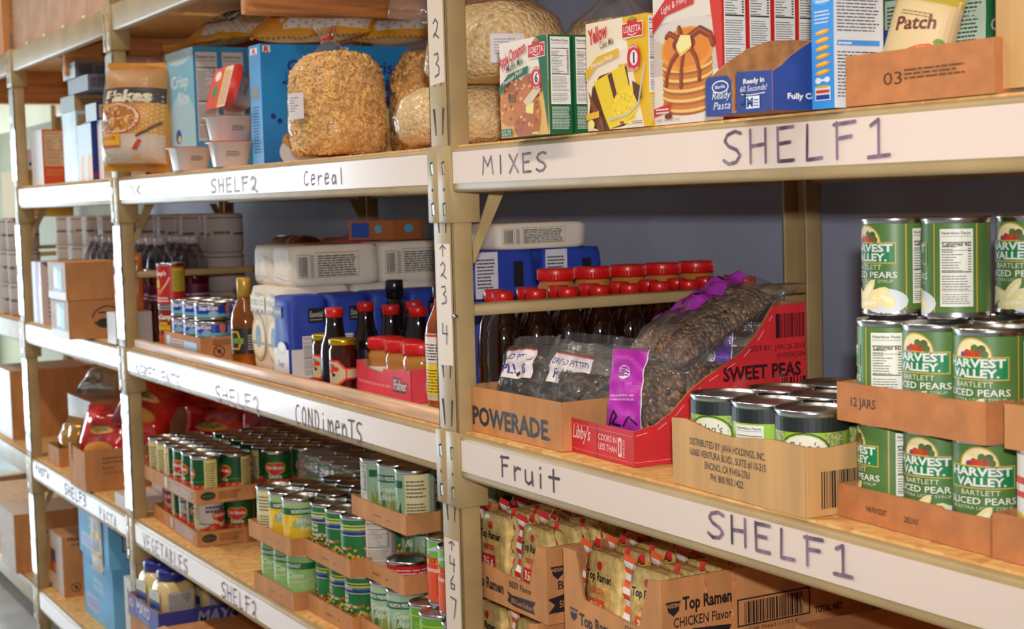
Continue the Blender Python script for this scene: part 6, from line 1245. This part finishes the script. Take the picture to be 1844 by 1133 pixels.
for k in range(2): carton(['pale blue and navy baking box, left of the navy pair', 'navy sided baking box with crest, beside the second-bay post'][k], -4.688 + k * .092, .05 - k * .004, ZA, .09, .13, .165 + k * .003, 0, Cc(36, 56, 140), (lambda a: (a.rect(0, 0, .09, .165, Cc(206, 228, 240)), a.ell(.06, .03, .03, .05, Cc(226, 170, 90), 14), a)[-1])(A()), (lambda a: (a.ell(.06, .13, .028, .014, Cc(150, 160, 190), 16), a.ell(.06, .13, .02, .009, Cc(60, 80, 150), 14), a.lines(.03, .04, .07, .07, 9, Cc(90, 110, 180)), a.rect(0, .01, .13, .012, Cc(150, 50, 80)), a)[-1])(A()) if k else None, name='baking_mix_box', cat='food box')
carton('white carton edge right of the navy baking box', -4.49, .06, ZA, .05, .12, .17, 0, Cc(236, 232, 232), name='baking_mix_box', cat='food box')
for k, (x, z, w, h, c, lb) in enumerate(((-4.572, .1695, .12, .05, (40, 60, 140), 'pale fronted box with tan panels lying on the navy boxes'), (-4.75, .2595, .235, .045, (120, 116, 130), 'grey blue box lying across the stack, second from top'), (-4.79, .305, .15, .046, (110, 106, 116), 'topmost lying box with barcode under the top shelf'))):
    carton(lb, x, .05 - .004 * k, ZA + z, w, .14, h, 0, Cc(*c), (lambda a: a.rect(0, 0, w, h, Cc(196, 214, 222) if k != 1 else Cc(150, 160, 176)))(A()), (lambda a: ((a.rect(.008, .006, .05, h - .012, Cc(226, 186, 120)), a.rect(.064, .006, .05, h - .012, Cc(226, 186, 120)), a.lines(.012, .01, .1, h - .02, 5, Cc(130, 96, 60))) if k == 0 else (a.bars(.01, .008, .04, h - .016, DARK, 14), a.lines(.06, .008, .07, h - .016, 4, Cc(60, 56, 60))), a)[-1])(A()), name='baking_mix_box', cat='food box')
carton('brown case standing between the pale blue box and the lying boxes', -4.7, .2, ZA, .26, .16, .258, 0, KRAFT)
# pasta shelf of the third bay
ft = [(0, .125), (.03, .128), (.034, .075), (.045, .075), (.05, .122), (.192, .118)]
tray('tall brown box of red pasta bags at the edge of the pasta shelf', -4.72, -.012, ZV, .192, .26, .122, 0, KRAFT, ft=ft, arts={'right': (lambda a: (a.lines(.05, .08, .07, .024, 2, Cc(140, 90, 50), 3), a.text('Best By', .05, .063, .008, Cc(110, 70, 44), .01), a.text('FEB 23 2018', .05, .048, .008, Cc(140, 90, 50), 0), a)[-1])(A())}, name='cardboard_box', cat='box')
FOILB = mat('red_clear_pasta_bag', (206, 40, 34), .12, bump=.8, bump_scale=20, coat=1., coat_rough=.05, noise_amt=.3, noise_scale=12)
for k, (x, y, z, rz, rx, ry) in enumerate(((-4.63, .06, .05, 44, -24, 0), (-4.6, .14, .06, 30, -20, 6), (-4.62, .2, .08, 20, -14, -10), (-4.58, .15, .15, 52, -34, 18))):
    pouch('shiny red pasta bag heaped in the tall brown box, ' + ['front one', 'middle one', 'rear one', 'topmost one'][k], x, y, ZV + z, .17, .18, .08, FOILB, math.radians(rz), math.radians(rx), redart(.17, .18), 70 + k, math.radians(ry), 'pasta_bag', 'bag', .012, .02)
tray('small brown tray with silver ended bags beside the tall brown box', -5.2, .03, ZV, .16, .085, .06, 0, KRAFT)
SILV = mat('orange_silver_bag', (206, 150, 70), .15, .4, bump=.8, bump_scale=24, coat=1., coat_rough=.05)
pouch('orange pasta bag with silver end in the small brown tray', -5.11, .07, ZV + .045, .12, .09, .05, SILV, math.radians(10), math.radians(-20), None, 81, 0, 'pasta_bag', 'bag', .01, .02)
carton('brown box with white front behind the small brown tray', -5.27, .12, ZV, .3, .25, .21, 0, KRAFT, mats={'front': Cc(226, 214, 204)})
carton('deep brown box at the left of the pasta shelf, nearly touching the deck above', -5.28, .46, ZV, .5, .22, .3, 0, KRAFT, (lambda a: (a.rect(.34, .2, .1, .07, Cc(226, 220, 216)), a.bars(.355, .21, .07, .04, DARK, 14), a)[-1])(A()))
pouch('silver crumpled bag lying on the white fronted box', -5.08, .17, ZV + .235, .16, .1, .05, mat('silver_bag', (200, 196, 190), .15, .7, bump=.9, bump_scale=22), math.radians(35), math.radians(-50), None, 83, 0, 'pasta_bag', 'bag', .012, .02)
for k in range(2): carton(['low pale box at the right end of the pasta shelf', 'narrow pale box behind the low pale box'][k], -4.3 + .02 * k, .012 + k * .1, ZV, .13 - .03 * k, .095, .036 + .07 * k, 0, Cc(214, 196, 184))
# bottom of the third bay
rt = (lambda a: (a.text('FRAGILE', .02, .185, .011, Cc(70, 54, 50), .03, w=.08), a.lines(.03, .17, .09, .008, 1, Cc(110, 80, 60)), seal(a, .04, .03, .014, Cc(70, 54, 50)), a.lines(.065, .02, .06, .02, 2, Cc(110, 80, 60)), a)[-1])(A())
fr = (lambda a: (a.rect(.0, .06, .07, .08, Cc(120, 60, 40)), a.rect(.01, .1, .04, .03, Cc(60, 70, 130)), a.rect(.02, .065, .05, .03, Cc(226, 110, 40)), a.rect(.09, .0, .003, .2, Cc(150, 110, 80)), a)[-1])(A())
carton('brown fragile box with torn front on the bottom shelf by the third post', -5.3, .045, ZD, .17, .28, .2, 0, KRAFT, fr, rt, mats={'front': GK})
SKY = mat('sky_blue_case', (112, 184, 230), .55, noise_amt=.05, noise_scale=8)
def bluef(w, h): return (lambda a: (a.rect(w * .1, h * .12, w * .4, h * .22, Cc(200, 210, 226)), a.rect(w * .12, h * .15, w * .36, h * .16, Cc(150, 160, 206)), a.lines(w * .35, h * .46, w * .36, h * .22, 2, Cc(176, 212, 234), 6, .7, .1), a.rect(w * .38, h * .76, w * .16, h * .2, Cc(240, 246, 250)), a)[-1])(A())
def bluer(): return (lambda a: (a.rect(.04, .05, .1, .09, Cc(60, 60, 70)), a.rect(.044, .054, .092, .082, Cc(170, 180, 190)), a.bars(.055, .065, .07, .06, Cc(60, 60, 70), 14), a)[-1])(A())
carton('lower sky blue case on the bottom shelf', -4.924, .063, ZD, .352, .3, .212, 0, SKY, bluef(.352, .212))
carton('upper sky blue case stacked on the lower one, under the pasta label', -4.86, .04, ZD + .2125, .352, .3, .2, 0, SKY, bluef(.352, .2), bluer())
pouch('flat white packet with yellow stripes stuck on the upper blue case', -4.62, .034, ZD + .2, .1, .19, .012, Cc(232, 230, 224), math.radians(3), 0, (lambda a: (a.rect(0, .04, .1, .008, Cc(236, 196, 40)), a.rect(0, .1, .1, .008, Cc(236, 196, 40)), a.rect(.02, .055, .06, .04, Cc(190, 190, 210)), a)[-1])(A()), 5, 0, 'paper_packet', 'packet')
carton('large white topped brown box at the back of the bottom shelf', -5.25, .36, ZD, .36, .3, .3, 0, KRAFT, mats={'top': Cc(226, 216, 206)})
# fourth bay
carton('large brown box with daylit pale front at the lower left of the photo', -5.83, -.018, ZD, .255, .4, .209, 0, KRAFT, None, (lambda a: a.lines(.1, .12, .08, .01, 1, Cc(120, 80, 56), 3))(A()), mats={'front': GK, 'top': Cc(226, 206, 186)})
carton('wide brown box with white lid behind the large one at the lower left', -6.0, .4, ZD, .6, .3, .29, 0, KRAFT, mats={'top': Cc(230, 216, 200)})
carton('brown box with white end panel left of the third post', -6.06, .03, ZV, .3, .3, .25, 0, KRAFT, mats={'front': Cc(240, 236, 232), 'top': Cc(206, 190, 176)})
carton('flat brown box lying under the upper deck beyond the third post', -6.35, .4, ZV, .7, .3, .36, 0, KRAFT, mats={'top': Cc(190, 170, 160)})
# top shelf
for k in range(5):
    fr = A(); fr.rect(.19, 0, .03, .02, Cc(236, 234, 232)); fr.rect(.0, 0, .002, .4, Cc(150, 96, 56)); fr.lines(.07, .06, .012, .25, 3, Cc(190, 130, 90), k)
    carton(f'upright brown carton on the top shelf, {ORD[k]} from the left of the tight row', -5.46 + k * .2495, .04, ZT, .2475, .35, .42, 0, mat('top_carton', (196, 152, 118), .75, noise_amt=.05, noise_scale=10), fr, group=None)
carton('brown carton with dark print at the top left corner', -5.83, .01, ZT, .36, .35, .42, 0, KRAFT, None, (lambda a: (a.rect(.02, .0, .16, .07, Cc(160, 130, 104)), a.lines(.03, .1, .1, .2, 8, DARK), a)[-1])(A()))
for k in range(2): carton(['brown carton on the top shelf of the second bay, left one', 'brown carton on the top shelf of the second bay, right one'][k], -3.9 + k * .7, .06, ZT, .55, .4, .35, 0, mat('warm_kraft', (176, 112, 60), .8, noise_amt=.06))
# ------------------------------------------------------------------ light, camera
W = bpy.data.worlds.new('room_light'); SC.world = W; W.use_nodes = True
bg = W.node_tree.nodes['Background']; bg.inputs['Color'].default_value = (1.0, .93, .86, 1); bg.inputs['Strength'].default_value = AMB
def light(name, kind, loc, energy, col, **k):
    d = bpy.data.lights.new(name, kind); d.energy = energy; d.color = col
    for a, b in k.items(): setattr(d, a, b)
    o = bpy.data.objects.new(name, d); COL.objects.link(o); o.location = loc; return o
cam = bpy.data.cameras.new('camera'); cam.sensor_width = 36; cam.lens = 2800 / 1844 * 36; cam.clip_start = .05; cam.clip_end = 60
co = bpy.data.objects.new('camera', cam); COL.objects.link(co); SC.camera = co
yaw, pitch, roll = (math.radians(v) for v in (29.1457, -4.2646, -1.5885))
f = Vector((-math.cos(yaw), math.sin(yaw), 0)); r = Vector((math.sin(yaw), math.cos(yaw), 0)); u = Vector((0, 0, 1))
f2 = f * math.cos(pitch) + u * math.sin(pitch); u2 = u * math.cos(pitch) - f * math.sin(pitch)
r3 = r * math.cos(roll) + u2 * math.sin(roll); u3 = u2 * math.cos(roll) - r * math.sin(roll)
M = Matrix((r3, u3, -f2)).transposed().to_4x4(); M.translation = Vector((0, -1.1, ZC)); co.matrix_world = M
cam.dof.use_dof = True; cam.dof.focus_distance = 2.12; cam.dof.aperture_fstop = cam.lens / 5.4
flash = light('camera_flash', 'AREA', M.translation + u3 * .10 + r3 * .025, FLASH, (.96, .97, 1.), shape='RECTANGLE', size=.05, size_y=.03)
flash.matrix_world = Matrix((r3, u3, -f2)).transposed().to_4x4(); flash.matrix_world.translation = M.translation + u3 * .10 + r3 * .025
flash.data.spread = math.radians(72)
SC.view_settings.view_transform = 'Standard'; SC.view_settings.look = 'None'; SC.view_settings.gamma = 1.0; SC.view_settings.use_curve_mapping = False
SC.view_settings.exposure = EXPO
SC.cycles.transparent_max_bounces = 16; SC.cycles.max_bounces = 6; SC.cycles.use_denoising = True
